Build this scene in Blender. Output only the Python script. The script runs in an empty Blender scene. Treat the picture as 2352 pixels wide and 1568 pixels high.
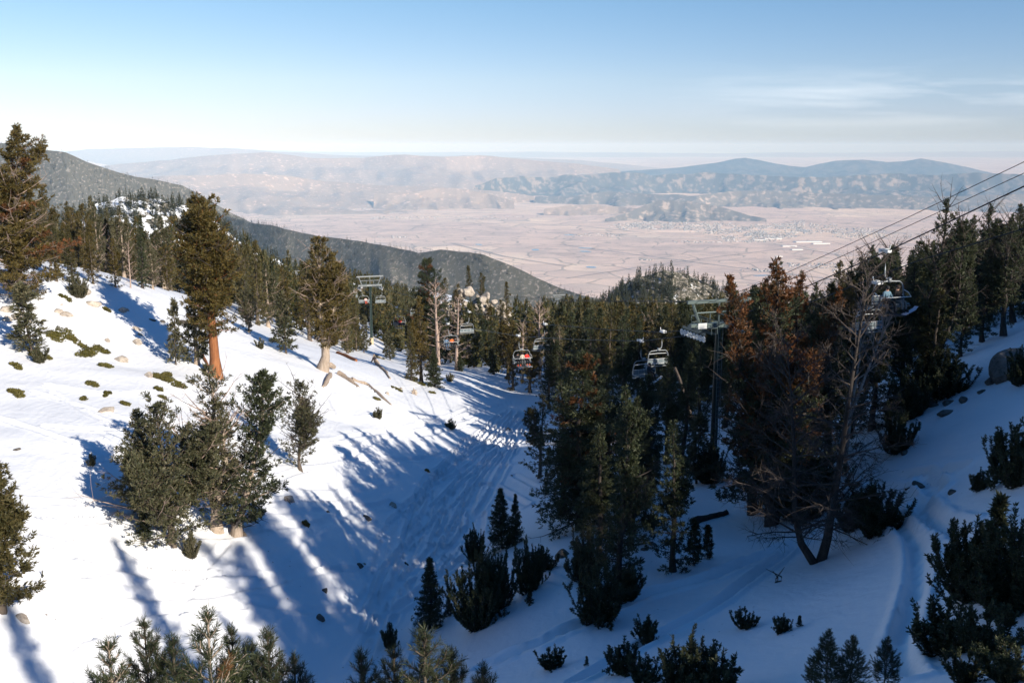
import bpy, math, random, time
import numpy as np
from mathutils import Vector, Matrix
T0 = time.time()
PI = math.pi
rs = np.random.RandomState(7)
SC = bpy.context.scene
COL = SC.collection

# ------------------------------------------------------------------ camera model
F = 2352 * 35 / 36.0
TILT = math.radians(11.1)
CT, ST = math.cos(TILT), math.sin(TILT)
def P3(px, py, d):
    """world point seen at photo position (px,py; photo 2352 wide) at camera depth d"""
    u = (px - 1176) / F; v = -(py - 784) / F
    return np.array([u * d, d * (CT + v * ST), d * (v * CT - ST)])
def proj(X, Y, Z):
    d = Y * CT - Z * ST
    v = (Y * ST + Z * CT) / d
    return 1176 + F * X / d, 784 - F * v, d

# ------------------------------------------------------------------ numpy noise
def _h(ix, iy, s):
    n = (ix.astype(np.int64) * 374761393 + iy.astype(np.int64) * 668265263 + s * 144665) & 0x7fffffff
    n = ((n ^ (n >> 13)) * 1274126177) & 0x7fffffff
    return ((n ^ (n >> 16)) & 0xffff) / 65535.0
def vnoise(x, y, s=0):
    x = np.asarray(x, float); y = np.asarray(y, float)
    x0 = np.floor(x); y0 = np.floor(y); fx = x - x0; fy = y - y0
    fx = fx * fx * (3 - 2 * fx); fy = fy * fy * (3 - 2 * fy)
    a = _h(x0, y0, s); b = _h(x0 + 1, y0, s); c = _h(x0, y0 + 1, s); d = _h(x0 + 1, y0 + 1, s)
    return (a * (1 - fx) + b * fx) * (1 - fy) + (c * (1 - fx) + d * fx) * fy
def fbm(x, y, s=0, o=4):
    r = 0; a = .5
    for i in range(o):
        r = r + a * vnoise(x * 2 ** i, y * 2 ** i, s + i); a *= .5
    return r
def ridged(x, y, s=0, o=4):
    r = 0; a = .5
    for i in range(o):
        r = r + a * (1 - np.abs(2 * vnoise(x * 2 ** i, y * 2 ** i, s + i) - 1)); a *= .5
    return r

# ------------------------------------------------------------------ mesh helpers
class MB:
    """collects vertices and faces, builds ONE mesh"""
    def __init__(s): s.v = []; s.n = 0; s.t = []; s.q = []; s.tm = []; s.qm = []
    def add(s, v, f, m=0):
        v = np.asarray(v, float).reshape(-1, 3); f = np.asarray(f, int)
        s.v.append(v)
        if f.shape[1] == 3: s.t.append(f + s.n); s.tm.append(np.full(len(f), m))
        else: s.q.append(f + s.n); s.qm.append(np.full(len(f), m))
        s.n += len(v)
    def mesh(s, name, mats, smooth=False):
        v = np.concatenate(s.v) if s.v else np.zeros((0, 3))
        t = np.concatenate(s.t) if s.t else np.zeros((0, 3), int)
        q = np.concatenate(s.q) if s.q else np.zeros((0, 4), int)
        me = bpy.data.meshes.new(name)
        me.vertices.add(len(v)); me.vertices.foreach_set('co', v.astype(np.float32).ravel())
        nl = t.size + q.size; me.loops.add(nl)
        me.loops.foreach_set('vertex_index', np.concatenate([t.ravel(), q.ravel()]).astype(np.int32))
        tot = np.concatenate([np.full(len(t), 3), np.full(len(q), 4)]).astype(np.int32)
        me.polygons.add(len(tot))
        me.polygons.foreach_set('loop_start', (np.cumsum(tot) - tot).astype(np.int32))
        me.polygons.foreach_set('loop_total', tot)
        mi = np.concatenate((s.tm or [np.zeros(0)]) + (s.qm or [np.zeros(0)])).astype(np.int32)
        for m in (mats if isinstance(mats, (list, tuple)) else [mats]): me.materials.append(m)
        me.polygons.foreach_set('material_index', mi)
        me.polygons.foreach_set('use_smooth', np.full(len(tot), bool(smooth)))
        me.update(calc_edges=True); me.validate()
        return me
    def box(s, c, size, R=None, m=0):
        c = np.array(c, float); h = np.array(size, float) / 2
        p = np.array([[i, j, k] for i in (-1, 1) for j in (-1, 1) for k in (-1, 1)], float) * h
        if R is not None: p = p @ np.array(R).T
        s.add(p + c, [[0, 1, 3, 2], [4, 6, 7, 5], [0, 4, 5, 1], [2, 3, 7, 6], [0, 2, 6, 4], [1, 5, 7, 3]], m)
    def tube(s, pts, r, n=6, cap=True, m=0, noise=0, seed=0):
        p = np.asarray(pts, float); k = len(p)
        r = np.broadcast_to(np.asarray(r, float), (k,))
        tg = np.gradient(p, axis=0); tg /= np.linalg.norm(tg, axis=1)[:, None] + 1e-9
        ref = np.array([0, 0, 1.]) if abs(tg[:, 2]).mean() < .8 else np.array([1., 0, 0])
        a = np.cross(tg, ref); a /= np.linalg.norm(a, axis=1)[:, None] + 1e-9
        b = np.cross(tg, a)
        th = np.arange(n) * 2 * PI / n
        rr = np.repeat(r[:, None], n, 1)
        if noise:
            rn = np.random.RandomState(seed); rr = rr * (1 + noise * (rn.rand(k, n) - .5) + noise * (rn.rand(1, n) - .5))
        ring = p[:, None] + rr[..., None] * (np.cos(th)[None, :, None] * a[:, None] + np.sin(th)[None, :, None] * b[:, None])
        i = np.arange(k - 1)[:, None] * n; j = np.arange(n)[None]; j2 = (j + 1) % n
        f = np.stack([i + j, i + j2, i + n + j2, i + n + j], -1).reshape(-1, 4)
        s.add(ring.reshape(-1, 3), f, m)
        if cap:
            for e in (0, k - 1):
                vv = np.vstack([ring[e], p[e]]); o = np.arange(n)
                s.add(vv, np.stack([o, (o + 1) % n, np.full(n, n)], 1), m)
    def disc(s, c, ax, r, w, n=16, m=0):
        c = np.array(c, float); ax = np.array(ax, float) / np.linalg.norm(ax)
        s.tube([c - ax * w / 2, c + ax * w / 2], r, n, True, m)

def obj(name, me, parent=None, loc=None):
    o = bpy.data.objects.new(name, me); COL.objects.link(o)
    if parent is not None: o.parent = parent
    if loc is not None: o.location = loc
    return o
def tag(o, label=None, cat=None, group=None, kind=None):
    if label: o['label'] = label
    if cat: o['category'] = cat
    if group: o['group'] = group
    if kind: o['kind'] = kind
    return o
def thing(name, label, cat, loc=(0, 0, 0), rz=0, group=None):
    o = obj(name, None); o.location = loc; o.rotation_euler = (0, 0, rz); o.empty_display_size = .3
    return tag(o, label, cat, group)
def grid_mesh(name, V, mat, smooth=True):
    r, c = V.shape[:2]
    i = (np.arange(r - 1)[:, None] * c + np.arange(c - 1)[None]).ravel()
    mb = MB(); mb.add(V.reshape(-1, 3), np.stack([i, i + 1, i + c + 1, i + c], 1))
    return mb.mesh(name, mat, smooth)

# ------------------------------------------------------------------ materials
class NT:
    def __init__(s, name):
        s.m = bpy.data.materials.new(name); s.m.use_nodes = True; s.t = s.m.node_tree; s.t.nodes.clear()
        s.out = s.n('ShaderNodeOutputMaterial'); s.b = s.n('ShaderNodeBsdfPrincipled')
        s.l(s.b.outputs[0], s.out.inputs[0])
        s.b.inputs['Specular IOR Level'].default_value = .25
    def n(s, t, **k):
        x = s.t.nodes.new(t)
        for a, b in k.items(): setattr(x, a, b)
        return x
    def l(s, a, b): s.t.links.new(a, b)
    def set(s, inp, val):
        if hasattr(val, 'is_linked'): s.l(val, inp)
        else: inp.default_value = val
    def noise(s, scale, detail=4, rough=.6, co=None, dist=0):
        x = s.n('ShaderNodeTexNoise'); x.inputs['Scale'].default_value = scale; x.inputs['Detail'].default_value = detail
        x.inputs['Roughness'].default_value = rough; x.inputs['Distortion'].default_value = dist
        if co is not None: s.l(co, x.inputs['Vector'])
        return x.outputs[0]
    def co(s, which='Object', sc=None):
        c = s.n('ShaderNodeTexCoord').outputs[which]
        if sc:
            m = s.n('ShaderNodeMapping'); m.inputs['Scale'].default_value = sc; s.l(c, m.inputs[0]); c = m.outputs[0]
        return c
    def ramp(s, fac, stops):
        r = s.n('ShaderNodeValToRGB'); s.l(fac, r.inputs[0]); e = r.color_ramp.elements
        while len(e) < len(stops): e.new(.5)
        for el, (p, c) in zip(e, stops):
            el.position = p; el.color = (*c, 1) if not isinstance(c, (int, float)) else (c, c, c, 1)
        return r.outputs[0]
    def mix(s, f, a, b, blend='MIX'):
        x = s.n('ShaderNodeMix', data_type='RGBA', blend_type=blend)
        for i, v in ((0, f), (6, a), (7, b)):
            if isinstance(v, tuple): v = (*v, 1)
            s.set(x.inputs[i], v)
        return x.outputs[2]
    def math(s, op, a, b=0., c=None):
        x = s.n('ShaderNodeMath', operation=op); s.set(x.inputs[0], a); s.set(x.inputs[1], b)
        if c is not None: s.set(x.inputs[2], c)
        return x.outputs[0]
    def color(s, c):
        if isinstance(c, tuple): c = (*c, 1)
        s.set(s.b.inputs['Base Color'], c); return s
    def rough(s, v): s.set(s.b.inputs['Roughness'], v); return s
    def bump(s, h, strength=.3, dist=.1):
        x = s.n('ShaderNodeBump'); x.inputs['Strength'].default_value = strength; x.inputs['Distance'].default_value = dist
        s.l(h, x.inputs['Height']); s.l(x.outputs[0], s.b.inputs['Normal']); return s

def mat_plain(name, c, rough=.6, metal=0, var=.25, scale=3):
    t = NT(name); n = t.noise(scale, 5)
    t.color(t.mix(n, tuple(x * (1 - var) for x in c), tuple(min(1, x * (1 + var)) for x in c))).rough(rough)
    t.b.inputs['Metallic'].default_value = metal
    return t.m
def mat_foliage(name, a, b, c, transl=.2):
    """a dark, b olive, c brown tint; varied per leaf clump, per plant, and over the crown"""
    t = NT(name)
    g = t.n('ShaderNodeNewGeometry'); oi = t.n('ShaderNodeObjectInfo')
    n = t.noise(1.1, 3, .6, t.co('Object'))
    k = t.mix(t.ramp(n, [(.38, 0), (.62, 1)]), a, b)
    k = t.mix(t.math('MULTIPLY', t.ramp(g.outputs['Random Per Island'], [(.55, 0), (1, 1)]), .75), k, c)
    k = t.mix(t.math('MULTIPLY', oi.outputs['Random'], .45), k, t.mix(.5, c, b))
    t.color(k).rough(.55)
    tr = t.n('ShaderNodeBsdfTranslucent'); t.l(k, tr.inputs[0])
    mx = t.n('ShaderNodeMixShader'); mx.inputs[0].default_value = transl
    t.l(t.b.outputs[0], mx.inputs[1]); t.l(tr.outputs[0], mx.inputs[2]); t.l(mx.outputs[0], t.out.inputs[0])
    return t.m
def mat_bark(name, a, b):
    t = NT(name); n = t.noise(2.2, 6, .7, t.co('Object', (3, 3, .6)))
    t.color(t.ramp(n, [(.3, a), (.7, b)])).rough(.9).bump(n, .6, .08); return t.m
def mat_rock(name, a, b, c, sc=3.0):
    t = NT(name); co = t.co('Object'); n = t.noise(sc, 8, .65, co); n2 = t.noise(sc * 7, 4, .6, co)
    t.color(t.mix(t.ramp(n2, [(.5, 0), (.72, .75)]), t.ramp(n, [(.3, a), (.5, b), (.7, c)]), tuple(x * .55 for x in a))).rough(.9).bump(n2, .9, .05); return t.m

def mat_snow():
    t = NT('snow'); co = t.co('Object')
    n1 = t.noise(.35, 5, .6, co); n2 = t.noise(6, 4, .65, co); n3 = t.noise(45, 2, .5, co)
    t.color(t.mix(n1, (.72, .735, .76), (.785, .79, .805))).rough(.55)
    h = t.math('ADD', t.math('MULTIPLY', n1, .8), t.math('ADD', t.math('MULTIPLY', n2, .16), t.math('MULTIPLY', n3, .015)))
    # needle litter: sparse dark flecks, gathered in drifts
    v = t.n('ShaderNodeTexVoronoi'); v.inputs['Scale'].default_value = 2.6; t.l(co, v.inputs['Vector'])
    sep = t.n('ShaderNodeSeparateColor'); t.l(v.outputs['Color'], sep.inputs[0]); n4 = t.noise(.12, 3, .6, co)
    fl = t.math('MULTIPLY', t.math('LESS_THAN', v.outputs['Distance'], t.math('MULTIPLY', t.math('POWER', sep.outputs[0], 4.), .16)), t.ramp(n4, [(.46, 0), (.62, 1)]))
    base = t.b.inputs['Base Color'].links[0].from_socket
    t.color(t.mix(t.math('MULTIPLY', fl, .8), base, (.16, .12, .09)))
    w = t.n('ShaderNodeTexWave'); w.inputs['Scale'].default_value = .55; w.inputs['Distortion'].default_value = 9; w.inputs['Detail'].default_value = 3; w.inputs['Detail Scale'].default_value = 1.2; t.l(co, w.inputs['Vector'])
    h = t.math('ADD', h, t.math('MULTIPLY', t.math('MULTIPLY', w.outputs[1], n4), .12))
    t.bump(h, .5, .25); return t.m
M = {}
M['snow'] = mat_snow()
M['fol'] = mat_foliage('pine_needles', (.026, .034, .012), (.072, .066, .022), (.15, .108, .046))
M['fol_dark'] = mat_foliage('dark_needles', (.021, .033, .016), (.046, .058, .026), (.085, .082, .043))
M['fol_grey'] = mat_foliage('grey_green_needles', (.04, .048, .022), (.085, .085, .042), (.17, .14, .085))
M['fol_gold'] = mat_foliage('golden_needles', (.034, .036, .011), (.092, .074, .02), (.17, .108, .034))
M['fol_rust'] = mat_foliage('rusty_needles', (.045, .032, .014), (.13, .045, .014), (.19, .085, .03))
M['fol_near'] = mat_foliage('long_needles', (.018, .03, .012), (.045, .058, .022), (.085, .09, .04))
M['fol_near_rust'] = mat_foliage('dying_needles', (.10, .045, .016), (.18, .08, .03), (.22, .13, .06))
M['mat_leaf'] = mat_foliage('mat_leaves', (.06, .06, .012), (.13, .12, .026), (.17, .13, .05))
M['fol_far'] = mat_foliage('far_needles', (.018, .028, .014), (.035, .042, .02), (.075, .065, .035))
M['fol_vfar'] = mat_foliage('blue_green_needles', (.014, .024, .02), (.024, .034, .026), (.05, .05, .036))
M['bark'] = mat_bark('grey_bark', (.05, .038, .028), (.15, .12, .095))
M['bark_dark'] = mat_bark('dark_bark', (.022, .018, .015), (.07, .058, .05))
M['bark_red'] = mat_bark('red_bark', (.16, .055, .022), (.34, .145, .06))
M['bark_pale'] = mat_bark('pale_bark', (.20, .15, .11), (.44, .36, .29))
M['dead'] = mat_bark('bare_wood', (.035, .028, .023), (.095, .075, .064))
M['deadpink'] = mat_bark('weathered_wood', (.24, .17, .135), (.46, .35, .29))
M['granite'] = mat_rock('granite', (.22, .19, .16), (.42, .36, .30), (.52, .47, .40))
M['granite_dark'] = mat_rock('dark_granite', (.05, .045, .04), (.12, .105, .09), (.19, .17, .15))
M['steel'] = mat_plain('galvanised_steel', (.24, .255, .26), .45, .35, .15)
M['white'] = mat_plain('white_paint', (.58, .59, .58), .45, 0, .08)
M['green'] = mat_plain('dark_green_paint', (.008, .022, .02), .45, 0, .25)
M['greensteel'] = mat_plain('grey_green_steel', (.10, .13, .125), .45, .2, .2)
M['concrete'] = mat_plain('tan_concrete', (.50, .40, .26), .85, 0, .12)
M['black'] = mat_plain('black_rubber', (.012, .012, .012), .5, 0, .2)
M['slate'] = mat_plain('grey_seat_pad', (.13, .16, .17), .6, 0, .2)
M['cable'] = mat_plain('steel_rope', (.03, .03, .032), .5, .5, .2)
M['skin'] = mat_plain('skin', (.5, .28, .19), .5, 0, .05)
def cloth(c): 
    k = 'cloth%s' % (c,)
    if k not in M: M[k] = mat_plain('fabric', c, .8, 0, .15, 8)
    return M[k]

# ------------------------------------------------------------------ terrain (height field through surveyed points)
ctl = []
def C(px, py, d): ctl.append(P3(px, py, d))
for a in [(830,1500,50),(760,1568,46),(900,1300,62),(1010,1100,85),(1085,1040,95),(1130,1000,105),(1200,950,118),(1240,910,130),(1150,865,150),
          # left slope
          (430,1260,52),(600,1230,54),(700,1080,68),(870,960,90),(30,1400,40),(0,1100,50),(250,1000,58),(0,760,74),(130,640,86),(420,680,105),(497,865,80),
          (560,760,122),(740,850,100),(1050,860,140),(850,795,200),(0,1568,37),(400,1568,43),(250,800,80),(700,960,84),(960,890,120),(200,1180,48),(640,740,150),
          # right slope
          (1880,1285,48),(1663,1090,75),(2352,1250,30),(2352,760,70),(2200,900,64),(2100,1100,52),(2352,1000,45),(1560,960,94),(1300,1300,52),(1250,1500,41),
          (1176,1568,39),(1700,1568,30),(2100,1568,23),(2352,1568,17),(1450,1430,43.5),(1250,1100,77),(2300,1450,26),(1500,1200,60),(1700,1250,53),(1340,960,110),
          # beyond
          (200,645,150),(0,650,160),(200,640,250),(200,635,400),(200,630,600),(640,690,220),(900,740,300),(900,700,450),(900,680,700),(1450,850,150),(1450,806,220),
          (1450,770,350),(1450,752,600),(1250,800,230),(1250,758,400),(1250,738,700),(2040,870,76),(2000,790,150),(2352,690,125),(1750,900,105),(1750,800,180),(1900,775,300),
          (1500,765,1000),(900,690,1000),(200,640,900),(2000,775,600),(2352,760,250)]: C(*a)
ctl += [np.array(p, float) for p in [(0,0,-7.5),(8,10,-8),(20,10,-5),(30,15,-3),(36,24,-3.5),(45,40,-4),(52,62,-5),(60,0,8),(100,50,20),(70,100,-8),(100,-50,24),(0,-60,14),(-40,-20,-6),
       (-60,20,-9),(-62,60,-8),(-90,100,-4),(-10,14,-12.5),(0,20,-14),(-25,20,-15),(120,120,0),(-140,60,12),(-150,160,-12),(180,0,60),(-200,-60,10),(250,200,0),(-60,-120,20),(120,-150,40),
       (-400,600,-60),(500,600,-120),(400,1000,-200),(-400,1000,-130),(0,1300,-260),(-700,1300,-220),(700,1300,-330),(-500,200,30),(500,200,40),(-500,-150,60),(500,-150,90)]]
ctl = np.array(ctl)
def warp(X, Y): return np.arcsinh(np.asarray(X, float) / 25), np.arcsinh(np.asarray(Y, float) / 40)
_a, _b = warp(ctl[:, 0], ctl[:, 1])
def _phi(r2): return np.where(r2 > 1e-12, .5 * r2 * np.log(r2 + 1e-12), 0)
_n = len(ctl)
_K = _phi((_a[:, None] - _a) ** 2 + (_b[:, None] - _b) ** 2) + np.eye(_n) * .012
_Pm = np.stack([np.ones(_n), _a, _b], 1)
_A = np.block([[_K, _Pm], [_Pm.T, np.zeros((3, 3))]])
_w = np.linalg.solve(_A, np.concatenate([ctl[:, 2], np.zeros(3)]))
def H0(X, Y):
    X = np.asarray(X, float); sh = X.shape
    a, b = warp(X.ravel(), np.asarray(Y, float).ravel())
    out = _w[_n] + _w[_n + 1] * a + _w[_n + 2] * b
    for i in range(_n): out = out + _w[i] * _phi((a - _a[i]) ** 2 + (b - _b[i]) ** 2)
    return out.reshape(sh)
def bumps(X, Y):
    k = np.clip((np.hypot(X, Y) - 6) / 30, 0, 1)
    return k * (.9 * (fbm(X / 14, Y / 14, 3, 3) - .44) + .22 * (fbm(X / 3.2, Y / 3.2, 9, 2) - .38))
def Hg(X, Y): return H0(X, Y) + bumps(np.asarray(X, float), np.asarray(Y, float))
def ground(px, py, dmin=8, dmax=900):
    """where the line of sight meets the ground"""
    d = np.exp(np.linspace(math.log(dmin), math.log(dmax), 500))
    u = (px - 1176) / F; v = -(py - 784) / F
    X, Y, Z = u * d, d * (CT + v * ST), d * (v * CT - ST)
    g = Z - Hg(X, Y); i = np.where((g[:-1] > 0) & (g[1:] <= 0))[0]
    if len(i) == 0: i = [len(d) - 2]
    i = i[0]; t = g[i] / (g[i] - g[i + 1] + 1e-9); dd = d[i] + (d[i + 1] - d[i]) * min(max(t, 0), 1)
    x, y = u * dd, dd * (CT + v * ST)
    return np.array([x, y, float(Hg(np.array([x]), np.array([y]))[0])]), dd
def ground_d(px, d):
    """ground point in the column px at camera depth d"""
    u = (px - 1176) / F; x = u * d; y = d
    for _ in range(6):
        z = float(Hg(np.array([x]), np.array([y]))[0]); y = (d + z * ST) / CT
    return np.array([x, y, float(Hg(np.array([x]), np.array([y]))[0])]), d

def spaced(lo, hi, h, far_lo, far_hi, grow=1.09):
    mid = list(np.arange(lo, hi + h / 2, h)); a = []; s = h; x = lo
    while x > far_lo: s *= grow; x -= s; a.append(x)
    b = []; s = h; x = mid[-1]
    while x < far_hi: s *= grow; x += s; b.append(x)
    return np.array(a[::-1] + mid + b)
GS = .125
gx = spaced(-40, 27, GS, -700, 900, 1.1); gy = spaced(19, 108, GS, -260, 1350, 1.1)
GX, GY = np.meshgrid(gx, gy)
GZ = Hg(GX, GY); TR = np.zeros_like(GZ)
def groove(points, width=.28, depth=.10, berm=.5, rnd=None, chop=0):
    """press a ski track into the snow along photo positions that are cast on the ground"""
    pts = []
    for p in points: pts.append(ground(*p)[0][:2] if len(p) == 2 else np.array(p[:2]))
    groove_xy(np.array(pts), width, depth, berm, chop)
def groove_xy(pts, width=.28, depth=.10, berm=.5, chop=0):
    k = len(pts)
    if k > 2:                                                     # Catmull-Rom
        q = np.vstack([2 * pts[0] - pts[1], pts, 2 * pts[-1] - pts[-2]]); o = []
        for i in range(1, k):
            for t in np.linspace(0, 1, 24, endpoint=False):
                o.append(.5 * (2 * q[i] + (q[i+1] - q[i-1]) * t + (2*q[i-1] - 5*q[i] + 4*q[i+1] - q[i+2]) * t*t + (-q[i-1] + 3*q[i] - 3*q[i+1] + q[i+2]) * t**3))
        pts = np.array(o + [pts[-1]])
    seg = np.linalg.norm(np.diff(pts, axis=0), axis=1); s = np.concatenate([[0], np.cumsum(seg)])
    ss = np.arange(0, s[-1], .1); x = np.interp(ss, s, pts[:, 0]); y = np.interp(ss, s, pts[:, 1])
    dist = {}
    R = int(2.4 * width / GS) + 2
    ix = np.searchsorted(gx, x); iy = np.searchsorted(gy, y)
    ok = (ix > R) & (ix < len(gx) - R - 1) & (iy > R) & (iy < len(gy) - R - 1)
    if not ok.any(): return
    x0, x1 = ix[ok].min() - R, ix[ok].max() + R + 1; y0, y1 = iy[ok].min() - R, iy[ok].max() + R + 1
    D = np.full((y1 - y0, x1 - x0), 9.); sub = slice(y0, y1), slice(x0, x1)
    for a, b, c, e in zip(x[ok], y[ok], ix[ok], iy[ok]):
        sl = slice(e - R - y0, e + R + 1 - y0), slice(c - R - x0, c + R + 1 - x0)
        dd = np.hypot(gx[c - R:c + R + 1][None] - a, gy[e - R:e + R + 1][:, None] - b)
        D[sl] = np.minimum(D[sl], dd)
    prof = -depth * np.exp(-(D / width) ** 4) + berm * depth * np.exp(-((D - 1.7 * width) / (.5 * width)) ** 2)
    if chop: prof = prof * (1 + chop * (vnoise(GX[sub] * 2.4, GY[sub] * 2.4, 5) - .5) * 2)
    TR[sub] = np.where(np.abs(prof) > np.abs(TR[sub]), prof, TR[sub])

gully = np.array([ground(*p)[0][:2] for p in [(790,1545),(850,1440),(905,1310),(960,1200),(1020,1100),(1085,1040),(1140,990),(1195,945)]])
gt = np.r_[0, np.cumsum(np.linalg.norm(np.diff(gully, axis=0), axis=1))]
def gpt(s, off):
    x = np.interp(s, gt, gully[:, 0]); y = np.interp(s, gt, gully[:, 1])
    i = min(max(np.searchsorted(gt, s), 1), len(gt) - 1); t = gully[i] - gully[i - 1]; t = t / np.linalg.norm(t)
    return np.array([x + t[1] * off, y - t[0] * off])
rt = random.Random(4)
for i in range(52):
    s0 = rt.uniform(-4, gt[-1] * .75); ln = rt.uniform(16, 46); off = rt.uniform(-1.3, 3.4); dr = rt.uniform(-1.6, 1.6); ph = rt.uniform(0, 6); am = rt.uniform(.1, .5); fr = rt.uniform(.15, .3)
    s = np.linspace(max(s0, 0), min(s0 + ln, gt[-1]), 8)
    pts = [gpt(a, off + dr * (j / 7 - .5) + am * math.sin(fr * a + ph)) for j, a in enumerate(s)]
    groove_xy(np.array(pts), rt.uniform(.11, .19), rt.uniform(.10, .2), .9, .1)
for tr, w, dp in [
    ([(1105,1180),(1085,1260),(1000,1330),(940,1380),(880,1410)], .3, .16), ([(1210,1160),(1130,1115),(1100,1120),(1080,1180),(1110,1250)], .25, .14),
    ([(870,1400),(905,1345),(985,1290),(1060,1230),(1115,1150),(1160,1070)], .3, .14), ([(1160,1060),(1120,1150),(1060,1230),(1005,1300)], .25, .12),
    ([(0,960),(150,1010),(330,1085),(480,1130)], .2, .06), ([(0,1180),(160,1180),(300,1190),(520,1180)], .2, .06), ([(60,1150),(200,1155),(420,1130)], .2, .05),
    ([(90,1245),(240,1290),(420,1330),(600,1340),(740,1290)], .25, .08), ([(90,1268),(260,1296),(420,1316),(560,1316)], .2, .06), ([(100,1330),(240,1356),(380,1370),(560,1350),(640,1330)], .2, .06),
    ([(520,1250),(460,1320),(420,1380),(390,1450)], .2, .06), ([(640,1290),(700,1230),(790,1180),(900,1150)], .2, .06), ([(330,1560),(250,1500),(270,1430),(370,1400),(560,1390)], .22, .08),
    ([(175,1560),(150,1500),(200,1460),(330,1455),(430,1480)], .2, .07), ([(790,1180),(800,1060),(900,1000),(1060,980)], .2, .06), ([(560,1010),(760,1010),(930,985),(1080,935)], .2, .05),
    ([(740,900),(800,960),(980,960),(1180,920)], .2, .06), ([(300,770),(420,830),(600,900),(900,905)], .2, .05), ([(80,900),(250,950),(420,1010)], .2, .05), ([(830,990),(960,1000),(1100,960)], .2, .05),
    ([(1060,1260),(1200,1310),(1290,1340)], .2, .08), ([(1180,1090),(1250,1125),(1330,1150)], .2, .07), ([(990,1270),(1130,1300),(1220,1345)],.2,.06),
    ([(880,1420),(840,1330),(800,1230),(790,1190)], .18, .06), ([(560,1380),(700,1400),(830,1400),(900,1380)], .2, .06)]:
    groove(tr, w, dp * 1.7, .6, None, .3)
for i in range(26):
    y0 = rt.uniform(880, 1400); x0 = rt.uniform(-60, 500); L_ = rt.uniform(250, 600); cv = rt.uniform(-60, 90)
    for o_ in (0, 5):
        groove([(x0, y0 + o_), (x0 + L_ * .33, y0 + o_ + cv * .6 + L_ * .04), (x0 + L_ * .66, y0 + o_ + cv + L_ * .03), (x0 + L_, y0 + o_ + cv * .8)], rt.uniform(.1, .15), rt.uniform(.06, .11), .8, None, .2)
for tr, w, dp, ch in [
    ([(2120,1095),(2150,1130),(2110,1150),(2140,1190),(2210,1210)], .34, .24, .8), ([(2060,1190),(2100,1240),(2108,1310),(2100,1360),(2080,1430),(2062,1500),(2085,1560)], .3, .22, .5),
    ([(2070,1195),(2112,1250),(2118,1320),(2108,1370)], .2, .14, .5), ([(1830,1245),(1750,1310),(1640,1390),(1520,1455),(1420,1510),(1320,1568)], .28, .18, .25),
    ([(1830,1240),(1740,1280),(1620,1330),(1480,1365),(1360,1420),(1230,1480)], .4, .15, .9), ([(1240,1475),(1180,1500),(1110,1530)], .45, .14, .9),
    ([(2085,1400),(2060,1500),(2110,1556)], .22, .16, .3), ([(2140,1200),(2250,1240),(2352,1290)], .25, .12, .6), ([(1760,1180),(1880,1080),(1930,1010)], .3, .16, .8),
    ([(2000,1110),(2090,1090),(2200,1080)], .4, .12, 1)]:
    groove(tr, w, dp * 1.7, .45, None, ch * .7)
GZ += TR
# softly wind-packed surface and trampled patches
trm = np.exp(-((vnoise(GX / 9, GY / 9, 77) - .75) / .12) ** 2)
near = (np.hypot(GX, GY) < 130)
GZ += np.where(near, .05 * trm * (vnoise(GX * 1.7, GY * 1.7, 12) - .5) + .03 * (vnoise(GX * .9 + .4 * GY, GY * .35, 31) - .5), 0)
ground_ob = obj('snow_slope', grid_mesh('snow_slope', np.stack([GX, GY, GZ], -1), M['snow']))
tag(ground_ob, kind='structure')
print('terrain', time.time() - T0)
# ------------------------------------------------------------------ hills, valley, far ranges
def ridge(name, pts, mat, front, back, rows=60, cols=160, amp=0, wl=300, ramp=200, seed=0, gully=0, gwl=400, crest_n=0, smooth=True, floor=None):
    """a hill whose crest runs through the surveyed points (px,py,depth); front/back = [(offset, drop), ...]"""
    pts = sorted(pts); q = np.array([P3(*p) for p in pts]); s = np.r_[0, np.cumsum(np.linalg.norm(np.diff(q[:, :2], axis=0), axis=1))]
    ss = np.linspace(0, s[-1], cols)
    cx, cy, cz = (np.interp(ss, s, q[:, i]) for i in range(3))
    k = max(cols // (len(pts) * 5), 1)
    if crest_n: cz = cz + crest_n * (fbm(ss / wl * 3, ss * 0, seed + 50, 4) - .47)
    off = np.concatenate([-np.linspace(math.sqrt(back[-1][0]), 0, rows // 4, endpoint=False) ** 2, np.linspace(0, math.sqrt(front[-1][0]), rows) ** 2])
    fo, fd = zip(*front); bo, bd = zip(*back)
    drop = np.where(off >= 0, np.interp(off, fo, fd), np.interp(-off, bo, bd))
    drop = np.tile(drop[:, None], (1, cols))
    if floor is not None: drop = np.where(off[:, None] >= 0, drop / front[-1][1] * (cz - floor)[None], drop)
    r = np.hypot(cx, cy); dx, dy = -cx / r, -cy / r
    mx, my = dx.mean(), dy.mean(); n = math.hypot(mx, my); mx /= n; my /= n
    X = cx[None] + mx * off[:, None]; Y = cy[None] + my * off[:, None]; Z = cz[None] - drop + 0 * X
    fade = np.clip(np.abs(off) / ramp, 0, 1)[:, None] * np.ones_like(X)
    if gully: Z = Z - gully * fade * (1 - ridged((ss[None] + 0 * X) / gwl + .25 * fbm(X / gwl, Y / gwl, 8, 2), off[:, None] / (gwl * 3) + 0 * X, seed + 3, 3)) - .4 * gully * fade * (1 - ridged(ss[None] / (gwl * .31) + .5 * fbm(X / gwl * 2, Y / gwl * 2, 4, 2), off[:, None] / (gwl * 1.1) + 0 * X, seed + 9, 3))
    if amp: Z = Z + amp * fade * (fbm(X / wl, Y / wl, seed, 5) - .47) * 2
    o = obj(name, grid_mesh(name, np.stack([X, Y, Z], -1), mat, smooth)); tag(o, kind='structure')
    k = int(rows * .72); m = rows // 4 - 3
    return X[m:m + k], Y[m:m + k], Z[m:m + k]
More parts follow.
